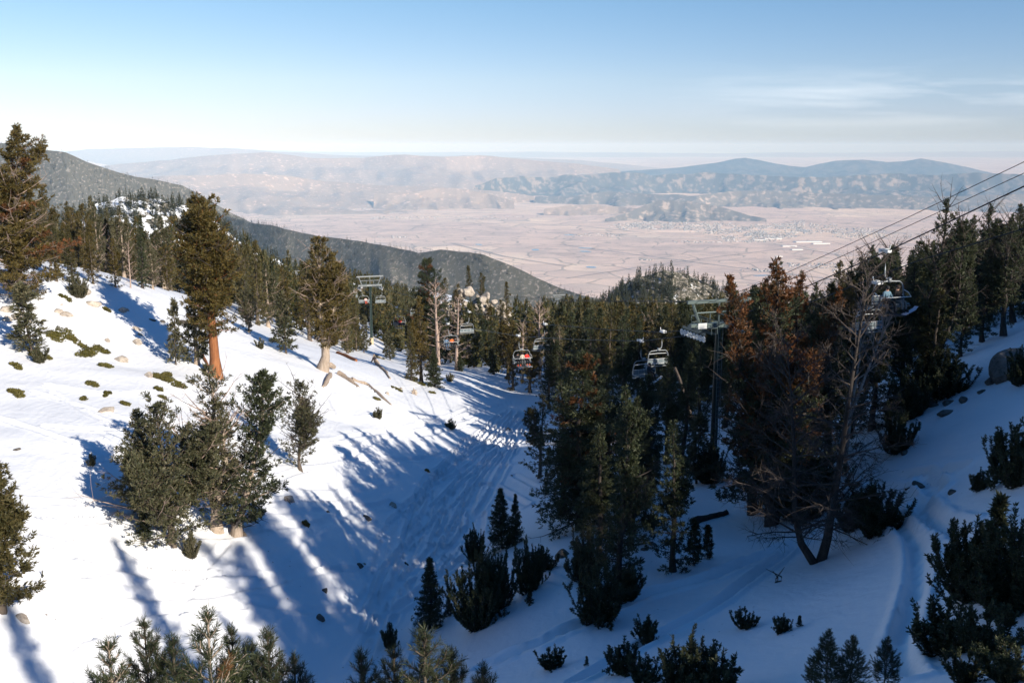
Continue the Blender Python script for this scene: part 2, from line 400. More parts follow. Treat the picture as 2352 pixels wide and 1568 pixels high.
def scatter(g, n, rnd, dens=None):
    X, Y, Z = g; r, c = X.shape; out = np.zeros((0, 3)); it = 0
    A = np.hypot(X[1:, 1:] - X[:-1, 1:], Y[1:, 1:] - Y[:-1, 1:]) * np.hypot(X[1:, 1:] - X[1:, :-1], Y[1:, 1:] - Y[1:, :-1])
    p = (A / A.sum()).ravel()
    while len(out) < n and it < 12:
        k = rnd.choice(len(p), n, p=p); i, j = k // (c - 1), k % (c - 1); a = rnd.rand(n); b = rnd.rand(n)
        def L(Q): return (Q[i, j] * (1 - b) + Q[i, j + 1] * b) * (1 - a) + (Q[i + 1, j] * (1 - b) + Q[i + 1, j + 1] * b) * a
        P = np.stack([L(X), L(Y), L(Z)], 1)
        if dens is not None: P = P[rnd.rand(n) < dens(P)]
        out = np.vstack([out, P]); it += 1
    return out[:n]

def mat_hill(name, soil, rock, tree, snow=0, sc=.01, tree_amt=.5):
    t = NT(name); co = t.co('Object'); n = t.noise(sc, 7, .65, co); n2 = t.noise(sc * 9, 5, .65, co); n3 = t.noise(sc * 2.3, 6, .7, co)
    k = t.mix(t.ramp(n, [(.35, 0), (.65, 1)]), soil, rock)
    k = t.mix(t.ramp(n2, [(.62 - .3 * tree_amt, 1), (.72 - .3 * tree_amt, 0)]), k, tree)
    if snow: k = t.mix(t.ramp(n3, [(.62 - snow * .3, 0), (.66 - snow * .3, 1)]), k, (.82, .84, .87))
    t.color(k).rough(.9); t.bump(n2, .8, 1.2 / sc * .01); return t.m

m_rocky = mat_hill('rocky_hillside', (.20, .175, .145), (.36, .32, .27), (.07, .065, .045), .52, .035, .35)
m_rocky2 = mat_hill('granite_hillside', (.25, .21, .17), (.40, .36, .31), (.07, .065, .045), .06, .04, .4)
m_forest = mat_hill('forested_ridge', (.175, .155, .135), (.28, .245, .21), (.085, .08, .062), 0, .01, .25)
m_mount = mat_hill('mountainside', (.17, .155, .14), (.27, .245, .22), (.085, .082, .068), 0, .009, .25)
m_dry = mat_hill('dry_hills', (.56, .405, .32), (.68, .50, .40), (.30, .23, .18), 0, .0009, .2)
m_sage = mat_hill('sage_range', (.15, .125, .108), (.27, .215, .175), (.055, .055, .052), 0, .0005, .42)
m_foot = mat_hill('foothills', (.30, .24, .20), (.42, .335, .27), (.13, .115, .10), 0, .0008, .32)
m_peak = mat_hill('high_range', (.05, .048, .047), (.12, .10, .09), (.03, .033, .033), 0, .0003, .5)

g_rocky = ridge('rocky_hill', [(60,560,760),(130,520,780),(185,485,800),(225,462,805),(300,455,810),(365,457,810),(420,470,810),(470,488,810),(520,525,800),(560,560,790),(640,600,770),(700,640,760),(760,690,750)],
                m_rocky, [(0,0),(60,16),(250,110),(420,170)], [(0,0),(60,20),(400,260)], 60, 200, 16, 50, 25, 2, 12, 60, 6)
g_knoll = ridge('granite_knoll', [(1330,720,960),(1390,690,980),(1430,656,1000),(1470,634,1000),(1530,622,1000),(1575,626,1000),(1610,643,1000),(1650,666,990),(1720,690,980),(1790,715,970),(1880,760,960)],
                m_rocky2, [(0,0),(30,10),(180,95),(300,150)], [(0,0),(40,15),(300,220)], 50, 150, 14, 45, 25, 5, 10, 50, 5)
g_ridge = ridge('forested_ridge', [(430,470,4300),(520,497,4200),(570,510,4100),(620,517,4000),(690,535,3900),(760,545,3800),(830,555,3700),(900,566,3600),(960,580,3500),(1010,573,3450),(1060,577,3400),(1110,584,3350),(1170,607,3300),(1230,637,3250),(1290,664,3200),(1340,677,3150),(1400,690,3100)],
                m_forest, [(0,0),(300,110),(900,420),(1800,760)], [(0,0),(200,70),(900,560),(2600,1500)], 90, 260, 60, 420, 160, 11, 150, 480, 12)
g_mount = ridge('mountain', [(-700,260,4300),(-300,300,4450),(-100,318,4500),(0,328,4500),(55,333,4500),(105,345,4500),(150,350,4500),(200,372,4550),(255,391,4600),(310,405,4650),(370,417,4700),(420,427,4750),(460,448,4800),(490,466,4850),(530,489,4900),(580,512,5000),(650,540,5100)],
                m_mount, [(0,0),(400,190),(1200,660),(2200,1150)], [(0,0),(300,120),(1200,700),(3000,1500)], 90, 280, 80, 600, 200, 21, 280, 620, 14)
# valley floor, one sheet with gentle fans, reaching the horizon
vx = spaced(-9000, 14000, 260, -90000, 90000, 1.12); vy = spaced(3000, 32000, 260, 900, 110000, 1.12)
VX, VY = np.meshgrid(vx, vy)
fan = np.clip((9500 - VY) / 6500, 0, 1) ** 1.6 * 480 + np.clip((-VX - 2500 - .25 * VY) / 6000, 0, 1) ** 1.4 * 500 + np.clip((VY - 22000) / 30000, 0, 2) * 240
VZ = -1450 + fan + 5 * (fbm(VX / 900, VY / 900, 3, 3) - .5) + np.clip(fan / 300, 0, 1) * 90 * (ridged(VX / 2600, VY / 2600, 5, 4) - .6)
t = NT('valley_floor'); co = t.co('Object')
def vor(scx, scy, rot=.2):
    m_ = t.n('ShaderNodeMapping'); m_.inputs['Scale'].default_value = (scx, scy, 1); m_.inputs['Rotation'].default_value = (0, 0, rot); t.l(co, m_.inputs[0])
    v = t.n('ShaderNodeTexVoronoi', distance='CHEBYCHEV'); v.inputs['Scale'].default_value = 1; v.inputs['Randomness'].default_value = .75; t.l(m_.outputs[0], v.inputs['Vector']); return v
v1 = vor(1 / 750, 1 / 620); n1 = t.noise(.00022, 6, .6, co); n2 = t.noise(.0016, 6, .7, co); n3 = t.noise(.012, 4, .7, co)
sep = t.n('ShaderNodeSeparateColor'); t.l(v1.outputs['Color'], sep.inputs[0])
k = t.ramp(sep.outputs[0], [(.0, (.70, .51, .39)), (.25, (.85, .64, .49)), (.5, (.55, .41, .33)), (.75, (.88, .68, .50)), (1, (.44, .35, .30))])
wild = t.mix(t.ramp(n2, [(.35, 0), (.65, 1)]), (.44, .33, .28), (.74, .54, .43))
k = t.mix(t.ramp(n1, [(.40, 0), (.52, 1)]), k, wild)
k = t.mix(t.math('MULTIPLY', t.ramp(n2, [(.60, 0), (.70, 1)]), .35), k, (.22, .18, .14))
k = t.mix(t.math('MULTIPLY', t.ramp(n3, [(.60, 0), (.70, 1)]), .35), k, (.25, .20, .16))
ed = vor(1 / 750, 1 / 620); ed.feature = 'F1'
m_ = t.n('ShaderNodeTexVoronoi', feature='DISTANCE_TO_EDGE'); m_.inputs['Randomness'].default_value = .75; m_.inputs['Scale'].default_value = 1
t.l(v1.inputs['Vector'].links[0].from_socket, m_.inputs['Vector'])
k = t.mix(t.math('MULTIPLY', t.ramp(m_.outputs[0], [(.012, 1), (.03, 0)]), .6), k, (.15, .13, .10))
t.color(k).rough(.95)
tag(obj('valley_floor', grid_mesh('valley_floor', np.stack([VX, VY, VZ], -1), t.m)), kind='structure')
def Vz(x, y):
    i = np.clip(np.searchsorted(vx, x) - 1, 0, len(vx) - 2); j = np.clip(np.searchsorted(vy, y) - 1, 0, len(vy) - 2)
    a = (x - vx[i]) / (vx[i + 1] - vx[i]); b = (y - vy[j]) / (vy[j + 1] - vy[j])
    return (VZ[j, i] * (1 - a) + VZ[j, i + 1] * a) * (1 - b) + (VZ[j + 1, i] * (1 - a) + VZ[j + 1, i + 1] * a) * b
def valley(px, py):
    u = (px - 1176) / F; v = -(py - 784) / F
    d = 1400 / (ST - v * CT)
    for _ in range(8):
        x, y = u * d, d * (CT + v * ST); z = float(Vz(np.array([x]), np.array([y]))[0]); d = z / (v * CT - ST)
    return np.array([u * d, d * (CT + v * ST), z])

ridge('dry_hills', [(-300,350,92000),(200,346,92000),(520,343,92000),(800,350,92000),(1200,349,92000),(1600,352,92000),(2000,350,92000),(2352,347,92000),(2700,350,92000)],
      m_dry, [(0,0),(4000,300),(12000,700)], [(0,0),(6000,1000)], 30, 160, 150, 6000, 1500, 32, 200, 5000, 120, floor=-1490)
ridge('dry_hills', [(120,352,52000),(200,342,52000),(300,340,52000),(430,337,52000),(520,340,52000),(640,348,52000),(760,356,52000),(940,360,52000),(1080,358,52000),(1180,362,52000),(1330,369,52000),(1500,384,52000),(1600,392,52000)],
      m_dry, [(0,0),(3000,300),(9000,560),(14000,760)], [(0,0),(8000,1000)], 40, 160, 220, 5000, 1500, 33, 260, 3500, 90, floor=-1490)
ridge('dry_hills', [(120,392,33000),(240,381,33000),(330,372,33000),(400,366,33000),(460,360,33000),(540,354,33000),(610,350,33000),(690,360,33000),(760,364,33500),(830,362,34000),(930,355,34000),(1020,361,34000),(1100,358,35000),(1180,364,35000),(1300,374,35000),(1420,388,35000)],
      m_dry, [(0,0),(1500,190),(5000,560),(9000,740)], [(0,0),(6000,800)], 60, 200, 260, 2600, 900, 34, 330, 2200, 70, floor=-1490)
ridge('dry_hills', [(120,420,24000),(260,412,24000),(380,405,24000),(470,402,24500),(560,398,25000),(650,402,25500),(740,415,26000),(860,425,26000),(950,428,26000),(1040,432,26000),(1140,440,26000),(1230,452,26000)],
      m_dry, [(0,0),(900,90),(3000,300),(6500,420)], [(0,0),(6000,600)], 60, 180, 170, 1700, 700, 36, 230, 1500, 60, floor=-1490)
ridge('sage_range', [(1090,428,27000),(1140,410,28000),(1200,404,28500),(1260,407,29000),(1330,402,29000),(1400,399,29500),(1440,396,29500),(1500,402,30000),(1560,400,30000),(1640,397,30000),(1740,403,29500),(1850,408,29000),(1960,404,29000),(2060,399,29000),(2150,402,28500),(2240,398,28000),(2352,402,27500),(2500,396,27500),(2700,400,27500)],
      m_sage, [(0,0),(700,220),(2600,640),(5000,800),(8000,850)], [(0,0),(4000,600)], 90, 300, 230, 1500, 350, 41, 520, 1150, 90, floor=-1490)
ridge('sage_range', [(1230,452,25500),(1330,448,25000),(1400,440,25000),(1500,446,24500),(1600,450,24000),(1700,438,24500),(1820,440,24500),(1940,445,24000),(2060,450,23500),(2180,452,23000),(2352,445,23000),(2600,440,23000)],
      m_foot, [(0,0),(700,200),(2200,420),(3600,470)], [(0,0),(3000,300)], 70, 260, 170, 1100, 400, 43, 330, 900, 60, floor=-1490)
ridge('high_range', [(1380,396,40000),(1480,390,40000),(1560,385,40000),(1610,378,40000),(1650,373,40000),(1690,364,40000),(1712,362,40000),(1740,367,40000),(1775,374,40000),(1815,381,40000),(1850,384,40000),(1880,376,40000),(1920,369,40000),(1980,367,40000),(2040,372,40000),(2080,370,40000),(2115,364,40000),(2160,371,40000),(2200,379,40000),(2250,391,40000),(2300,402,40000),(2352,408,40000),(2500,415,40000)],
      m_peak, [(0,0),(1500,260),(4000,640),(8000,900)], [(0,0),(5000,900)], 60, 260, 200, 3200, 900, 51, 420, 2600, 50, floor=-1490)
ridge('low_hills', [(1390,503,19500),(1430,492,19800),(1460,480,20000),(1490,468,20200),(1515,459,20300),(1540,460,20300),(1590,463,20200),(1630,470,20200),(1680,482,20000),(1720,494,19800),(1760,503,19500)],
      m_foot, [(0,0),(300,110),(1100,330),(1900,420)], [(0,0),(1500,400)], 60, 160, 60, 700, 350, 61, 170, 620, 25, floor=-1490)
ridge('low_hills', [(1250,480,21500),(1300,472,21800),(1360,470,22000),(1420,474,22000),(1480,480,21500),(1530,488,21000)], m_dry, [(0,0),(500,90),(1500,190)], [(0,0),(1500,250)], 40, 100, 50, 800, 300, 63, 110, 600, 20, floor=-1490)
ridge('low_hills', [(860,447,24000),(960,440,24000),(1010,432,24200),(1060,434,24200),(1120,445,24000),(1180,462,23500)], m_dry, [(0,0),(600,130),(1800,260)], [(0,0),(1500,300)], 40, 100, 60, 900, 300, 64, 140, 700, 25, floor=-1490)
# ponds
mw = NT('pond_water'); mw.color((.10, .22, .36)).rough(.12); mw = mw.m
for px, py, w, h in [(1358,614,20,4),(1345,578,24,2.5),(1100,562,14,2.5),(1230,574,22,2.5),(1345,570,30,2),(1750,633,40,2.2),(1310,540,26,2)]:
    n = 20; a = np.arange(n) * 2 * PI / n; rr = 1 + .25 * np.sin(2 * a + px)
    P = np.array([valley(px + w * math.cos(b) * r_ * .5, py + h * math.sin(b) * r_ * .5) for b, r_ in zip(a, rr)]); P[:, 2] = P[:, 2].max() + 3
    mb = MB(); mb.add(np.vstack([P, P.mean(0)]), np.stack([np.arange(n), (np.arange(n) + 1) % n, np.full(n, n)], 1))
    tag(obj('pond', mb.mesh('pond', mw)), kind='structure')
# roads and hedgerows across the valley floor
mroad = mat_plain('valley_road', (.24, .21, .19), .9, 0, .1, .01); mpale = mat_plain('pale_road', (.80, .72, .62), .9, 0, .1, .01)
def strip(name, pts, w, m, lift=2.):
    P = np.array([valley(*q) for q in pts]); P = interp_path(P, np.linspace(0, 1, 40)); P[:, 2] = Vz(P[:, 0], P[:, 1]) + lift
    t_ = np.gradient(P[:, :2], axis=0); t_ /= np.linalg.norm(t_, axis=1)[:, None]; nrm = np.stack([-t_[:, 1], t_[:, 0], 0 * t_[:, 0]], 1) * w / 2
    tag(obj(name, grid_mesh(name, np.stack([P - nrm, P + nrm], 0), m)), kind='structure')
def interp_path(P, s):
    k = len(P) - 1; x = np.clip(s, 0, 1) * k; i = np.minimum(x.astype(int), k - 1); f = (x - i)[:, None]
    return P[i] * (1 - f) + P[i + 1] * f
strip('road', [(1285,562),(1500,590),(1700,616),(1900,640),(2100,664)], 34, mroad); strip('road', [(1010,520),(1180,512),(1340,520),(1480,535)], 40, mroad); strip('road', [(1300,640),(1480,612),(1650,590),(1800,572)], 24, mroad, 4)
strip('road', [(700,496),(880,490),(1010,487),(1130,489)], 60, mpale, 6); strip('road', [(1500,640),(1720,650),(1950,668)], 22, mroad, 6); strip('road', [(1400,545),(1600,548),(1780,560),(1960,590)], 30, mpale, 8); strip('road', [(1040,560),(1160,590),(1300,612)], 24, mroad, 8)
# towns far below: houses nobody could count
rtown = np.random.RandomState(3); town = MB(); tgrove = MB()
hm = [mat_plain('house_pale', (.58, .56, .55), .7, 0, .12, .01), mat_plain('house_roof', (.26, .25, .26), .7, 0, .15, .01), mat_plain('house_tan', (.48, .38, .30), .7, 0, .12, .01)]
def town_at(cx, cy, w, h, n, size=(9, 18)):
    for _ in range(n):
        a, r = rtown.rand() * 2 * PI, math.sqrt(rtown.rand())
        px, py = cx + w * r * math.cos(a) * .5, cy + h * r * math.sin(a) * .5
        if vnoise(np.array([px / 17.]), np.array([py / 4.]), 6)[0] < .36: continue
        p = valley(px, py); s = rtown.uniform(*size); ca, sa = math.cos(.3), math.sin(.3)
        uu, vv = p[0] * ca + p[1] * sa, -p[0] * sa + p[1] * ca
        if rtown.rand() < .7: vv = round(vv / 85) * 85 + rtown.choice([-17, 17]) + rtown.uniform(-4, 4)
        else: uu = round(uu / 210) * 210 + rtown.choice([-17, 17])
        p[0], p[1] = uu * ca - vv * sa, uu * sa + vv * ca
        th = .3 + (PI / 2 if rtown.rand() < .5 else 0); R = [[math.cos(th), -math.sin(th), 0], [math.sin(th), math.cos(th), 0], [0, 0, 1]]
        town.box(p + [0, 0, 3], (s * rtown.uniform(1, 1.8), s, rtown.uniform(7, 11)), R, rtown.choice([0, 0, 1, 2]))
        if rtown.rand() < .95:
            q = p + [rtown.uniform(-30, 30), rtown.uniform(-30, 30), 3]; hh = rtown.uniform(5, 11)
            tgrove.add(q + np.array([[-hh, -hh, -4], [hh, -hh, -4], [hh, hh, -4], [-hh, hh, -4], [0, 0, hh]]), [[0, 1, 4], [1, 2, 4], [2, 3, 4], [3, 0, 4]])
for a in [(1540,515,190,22,900),(1480,520,150,18,500),(1650,525,170,26,900),(1780,530,170,34,1200),(1860,520,120,30,600),(1960,535,160,24,500),(1720,548,140,18,500),(2080,545,120,14,160),
          (880,478,260,16,500),(740,437,220,14,260),(1000,470,180,10,220),(640,432,160,10,160),(1120,500,160,10,120),(930,500,180,8,120),(1380,540,160,6,70),(1600,556,120,6,70),(1480,597,60,3,30),(900,545,60,4,40),(1860,610,160,12,120),(1760,620,90,8,50)]: town_at(*a)
tag(obj('town_houses', town.mesh('town_houses', hm)), 'tiny pale houses of the towns spread over the valley floor', 'houses', None, 'stuff')
tag(obj('town_trees', tgrove.mesh('town_trees', M['fol_vfar'])), 'bare dark groves between the far houses on the valley floor', 'trees', None, 'stuff')
wl, wr = mat_plain('warehouse_wall', (.7, .69, .66), .7, 0, .05, .01), mat_plain('warehouse_roof', (.62, .61, .60), .6, 0, .03, .01)
for i, (px, py, w, dpt) in enumerate([(1855,556,62,120),(1885,560,40,80),(1812,566,34,70),(1830,574,26,60),(1775,549,40,70),(1745,552,28,60),(1990,624,44,60),(1960,628,26,40),(2040,618,40,60),(2080,610,30,50),(1925,622,24,40),(1790,590,14,30)]):
    p = valley(px, py); W = w * p[1] / F; t_ = thing('warehouse', 'long flat white warehouse down on the far valley floor', 'warehouse', p, .12, 'white warehouses on the valley floor')
    mb = MB(); mb.box((0, 0, 5), (W, dpt, 13)); obj('wall', mb.mesh('wall', wl), t_)
    mb = MB(); mb.box((0, 0, 12.3), (W + 3, dpt + 3, 1.5)); obj('roof', mb.mesh('roof', wr), t_)
print('far', time.time() - T0)
# ------------------------------------------------------------------ trees
def unit(v): return v / (np.linalg.norm(v, axis=-1, keepdims=True) + 1e-9)
def tufts(mb, P, A, ln, blades, width, spread, rnd, m=0, along=1.0):
    """needle brushes: at every P, along axis A, narrow pointed blades lean outwards and forwards"""
    n = len(P)
    if n == 0: return
    P = np.repeat(P, blades, 0); A = np.repeat(A, blades, 0); k = len(P)
    ax = unit(A); rad = unit(np.cross(ax, unit(rnd.randn(k, 3))))
    s = rnd.rand(k, 1) * along
    D = unit(ax * (1 - spread * (1 - .6 * s)) + rad * spread * (1.15 - .5 * s) + .12 * rnd.randn(k, 3))
    L = np.repeat(np.broadcast_to(np.asarray(ln, float), (n,)), blades)[:, None] * (.65 + .6 * rnd.rand(k, 1))
    side = unit(np.cross(D, unit(rnd.randn(k, 3)))) * L * width
    B = P + A * s
    V = np.stack([B - side * .4, B + D * L * .45 - side, B + D * L, B + D * L * .45 + side], 1).reshape(-1, 3)
    i = np.arange(k)[:, None] * 4
    mb.add(V, i + np.array([[0, 1, 2, 3]]), m)
def interp_path(P, s):
    k = len(P) - 1; x = np.clip(s, 0, 1) * k; i = np.minimum(x.astype(int), k - 1); f = (x - i)[:, None]
    return P[i] * (1 - f) + P[i + 1] * f
PROF = dict(spire=lambda t: (1 - t) ** .8 * .95 + .06, cone=lambda t: (1 - t) ** 1.0 + .03, oval=lambda t: np.sin(PI * np.clip(.12 + .86 * t, 0, 1)) ** .7,
            column=lambda t: np.minimum(1, (1 - t) * 3.0) * (.75 + .25 * np.sin(9 * t)), bush=lambda t: np.sqrt(np.clip(1 - t * t, 0, 1)) * .98 + .05,
            top=lambda t: np.clip((t - .05) * 2.2, .05, 1) * np.clip((1.06 - t) * 2.2, 0, 1), skirt=lambda t: (1 - t) ** .55 * .9 + .08)
def make_tree(seed, H=10., R=2., prof='spire', limbs=90, dens=14, tuft=.27, blades=8, width=.13, spread=.6, clear=.06, up=(-.15, .7), curve=.25, stems=1, stem_spread=.8, stem_low=.55,
              lean=(0, 0), bend=.03, flag=None, fol='fol', bark='bark', trunk_r=.022, dead=0, dead_col='dead', gap=.45, twig=.3, dead_at=(.05, .6), top_rust=None, trunk_path=None, ax=.6):
    r = np.random.RandomState(seed); W_, L_ = MB(), MB()
    f = PROF[prof]; ph = r.rand(6) * 6.28
    paths = []
    if trunk_path is not None: paths.append((np.array(trunk_path, float), 1.))
    else:
        z = np.linspace(0, 1, 9)
        off = np.cumsum(r.randn(9, 2), 0) * bend * H * .25; off -= off[0]
        paths.append((np.stack([off[:, 0] + lean[0] * H * z ** 1.3, off[:, 1] + lean[1] * H * z ** 1.3, H * z], 1), 1.))
    main = paths[0][0]
    for s in range(1, stems):
        t0 = r.uniform(.03, stem_low); a = r.rand() * 6.28; hh = H * r.uniform(.62, .97); b = interp_path(main, np.array([t0]))[0]
        z = np.linspace(0, 1, 7)[:, None]; out = np.array([math.cos(a), math.sin(a), 0]) * R * stem_spread * r.uniform(.5, 1)
        p = b + out * np.sqrt(z) * 1. + np.array([0, 0, 1.]) * (hh - b[2]) * z; p[1:, :2] += r.randn(6, 2) * .03 * H
        paths.append((p, .6))
    for pi, (p, sc) in enumerate(paths):
        z = np.linspace(0, 1, len(p)); rad = trunk_r * H * sc * (1 - z * .93) ** .9
        if pi == 0: rad[0] *= 1.5
        W_.tube(p, np.maximum(rad, .008), 7 if pi == 0 else 5, True, 0, .25, seed + pi)
        n = int(limbs * (1 if pi == 0 and stems == 1 else .62))
        cl = clear if pi == 0 else .12
        for i in range(n + int(dead)):
            isd = i >= n
            t = cl + (1 - cl) * ((i + r.rand()) / n) ** .92 if not isd else r.uniform(*dead_at)
            t = min(t, .995); a = i * 2.399 + r.rand() * 1.2 + ph[0]
            tt = (t - cl) / (1 - cl)
            L = R * (1 if pi == 0 else .62) * float(f(np.array([max(tt, 0)]))[0]) * r.uniform(.55, 1.1)
            L *= 1 - gap * (.5 + .5 * math.sin(3 * a + 11 * t + ph[1])) * r.rand() * 1.2
            if flag: L *= 1 + flag[1] * math.cos(a - flag[0])
            L = max(L, .06 * R)
            if isd: L = R * r.uniform(.5, 1.05)
            e = up[0] + (up[1] - up[0]) * tt + r.uniform(-.22, .22)
            d = np.array([math.cos(a) * math.cos(e), math.sin(a) * math.cos(e), math.sin(e)])
            if flag: d = unit(d + .35 * flag[1] * np.array([math.cos(flag[0]), math.sin(flag[0]), 0]))
            s = np.linspace(0, 1, 5)[:, None]; b = interp_path(p, np.array([t]))[0]
            lp = b + d * L * s + np.array([0, 0, 1.]) * L * curve * s ** 2 + np.cumsum(r.randn(5, 3), 0) * .025 * L * s
            if isd:
                W_.tube(lp, np.linspace(.016 * L + .012, .005, 5), 4, False, 1)
                for q in range(5):
                    b2 = interp_path(lp, np.array([r.uniform(.3, .95)]))[0]; d2 = unit(d + .9 * r.randn(3)) * L * r.uniform(.18, .45)
                    W_.tube([b2, b2 + d2 * .5 + r.randn(3) * .03, b2 + d2], [.012, .009, .004], 3, False, 1)
                continue
            W_.tube(lp, np.linspace(.014 * L + .012, .006, 5), 4, False)
            m = max(int(1.25 * dens * (L / R) ** .8 * r.uniform(.8, 1.2)), 4)
            s = .15 + .87 * r.rand(m) ** .75; P = interp_path(lp, s)
            lat = unit(np.cross(d, [0, 0, 1.]) + 1e-3); w = (r.rand(m) - .5) * 2
            P = P + lat[None] * (w * twig * L * (1.15 - .7 * s))[:, None] + r.randn(m, 3) * [.04 * L, .04 * L, .05 * L]
            A = unit(d[None] * .7 + lat[None] * (w * .9)[:, None] + np.array([0, 0, 1.]) * (.25 + .5 * max(curve, 0)) + .3 * r.randn(m, 3)) * tuft * ax
            mi = 0
            if top_rust is not None and r.rand() < top_rust(t): mi = 1
            tufts(L_, P, A, tuft, blades, width, spread, r, mi)
        # leader
        tufts(L_, interp_path(p, np.linspace(.86, 1, 9)), np.tile([0, 0, tuft * .7], (9, 1)), tuft, blades, width, spread, r, 0)
    out = {'trunk': W_.mesh('trunk', [M[bark], M[dead_col]], True), 'crown': L_.mesh('crown', [M[fol], M['fol_rust']])}
    out['H'] = H
    return out
def make_bare(seed, H=13., limbs=46, R=4.5, bark='dead', trunk=None, lo=.15, up=(.1, .9), curve=.1, sub=9, trunk_r=.02, order3=3, droop=0):
    r = np.random.RandomState(seed); W_, B_ = MB(), MB()
    paths = trunk or [[(0, 0, 0), (.1, 0, H * .3), (.2, .1, H * .6), (.25, .1, H * .85), (.3, .1, H)]]
    for pi, p in enumerate(paths):
        p = interp_path(np.array(p, float), np.linspace(0, 1, 12)); z = np.linspace(0, 1, 12); h = p[-1, 2] - p[0, 2]
        W_.tube(p, np.maximum(trunk_r * H * (1 - .92 * z) * (1 if pi == 0 else .85), .012), 8, True, 0, .25, seed + pi)
        for i in range(limbs):
            t = lo + (1 - lo) * ((i + r.rand()) / limbs); a = i * 2.4 + r.rand() * 1.3
            L = R * (1.05 - .72 * t) * r.uniform(.45, 1.1); e = up[0] + (up[1] - up[0]) * t + r.uniform(-.25, .25)
            d = np.array([math.cos(a) * math.cos(e), math.sin(a) * math.cos(e), math.sin(e)]); b = interp_path(p, np.array([t]))[0]
            s = np.linspace(0, 1, 7)[:, None]
            lp = b + d * L * s + np.array([0, 0, 1.]) * L * (curve * s ** 2 - droop * s ** 3) + np.cumsum(r.randn(7, 3), 0) * .04 * L * s
            B_.tube(lp, np.linspace(.011 * L + .012, .008, 7), 5, False)
            for q in range(sub):
                s2 = r.uniform(.25, .98); b2 = interp_path(lp, np.array([s2]))[0]; d2 = unit(d + .75 * r.randn(3) + [0, 0, .25 - droop]) * L * r.uniform(.2, .5) * (1.2 - .6 * s2)
                q2 = np.array([b2, b2 + d2 * .4 + r.randn(3) * .05 * L * .5, b2 + d2 + [0, 0, -droop * .3 * L]]); B_.tube(q2, [.016, .012, .006], 3, False)
                for k in range(order3):
                    b3 = interp_path(q2, np.array([r.uniform(.3, 1)]))[0]; d3 = unit(d2 + np.linalg.norm(d2) * .8 * r.randn(3)) * L * r.uniform(.08, .2)
                    B_.tube([b3, b3 + d3], [.009, .004], 3, False)
    return {'trunk': W_.mesh('trunk', M[bark], True), 'branches': B_.mesh('branches', M[bark]), 'H': H}

K = {}
def proto(name, **k): K[name] = make_tree(**k)
proto('pine_a', seed=1, H=11, R=2.3, prof='column', limbs=95, dens=16, stems=3, fol='fol', up=(-.1, .8), dead=6, gap=.6)
proto('pine_b', seed=2, H=11, R=2.1, prof='oval', limbs=100, dens=16, stems=2, fol='fol_gold', up=(-.15, .7), dead=10, gap=.6, flag=(0, .25))
proto('pine_c', seed=3, H=10, R=2.0, prof='spire', limbs=110, dens=15, stems=2, stem_spread=.6, fol='fol_gold', up=(-.2, .75), dead=8, gap=.55)
proto('pine_d', seed=4, H=10, R=1.7, prof='column', limbs=90, dens=15, stems=4, stem_low=.35, fol='fol_grey', bark='bark_pale', up=(.1, .95), dead=16, dead_col='deadpink', gap=.65)
proto('spire_a', seed=5, H=12, R=1.7, prof='spire', limbs=140, dens=13, fol='fol', up=(-.35, .5), curve=.15, gap=.4, bark='bark_dark')
proto('spire_b', seed=6, H=12, R=1.4, prof='column', limbs=140, dens=12, fol='fol_dark', up=(-.3, .6), gap=.55, bark='bark_dark', dead=5)
proto('spire_c', seed=7, H=12, R=2.5, prof='spire', limbs=150, dens=20, stems=2, stem_spread=.5, fol='fol_dark', up=(-.25, .6), gap=.5, bark='bark_dark')
proto('fir', seed=8, H=3.2, R=1.0, prof='cone', limbs=150, dens=22, tuft=.105, blades=8, fol='fol_dark', up=(-.15, .45), curve=.12, gap=.25, bark='bark_dark', twig=.22)
proto('sapling', seed=9, H=3.2, R=.6, prof='column', limbs=46, dens=10, tuft=.2, blades=8, fol='fol_grey', up=(0, .8), gap=.6, trunk_r=.014)
proto('sapling_dark', seed=10, H=2.6, R=.6, prof='spire', limbs=40, dens=8, tuft=.2, blades=9, fol='fol_dark', up=(.2, .9), gap=.5, trunk_r=.014, width=.15)
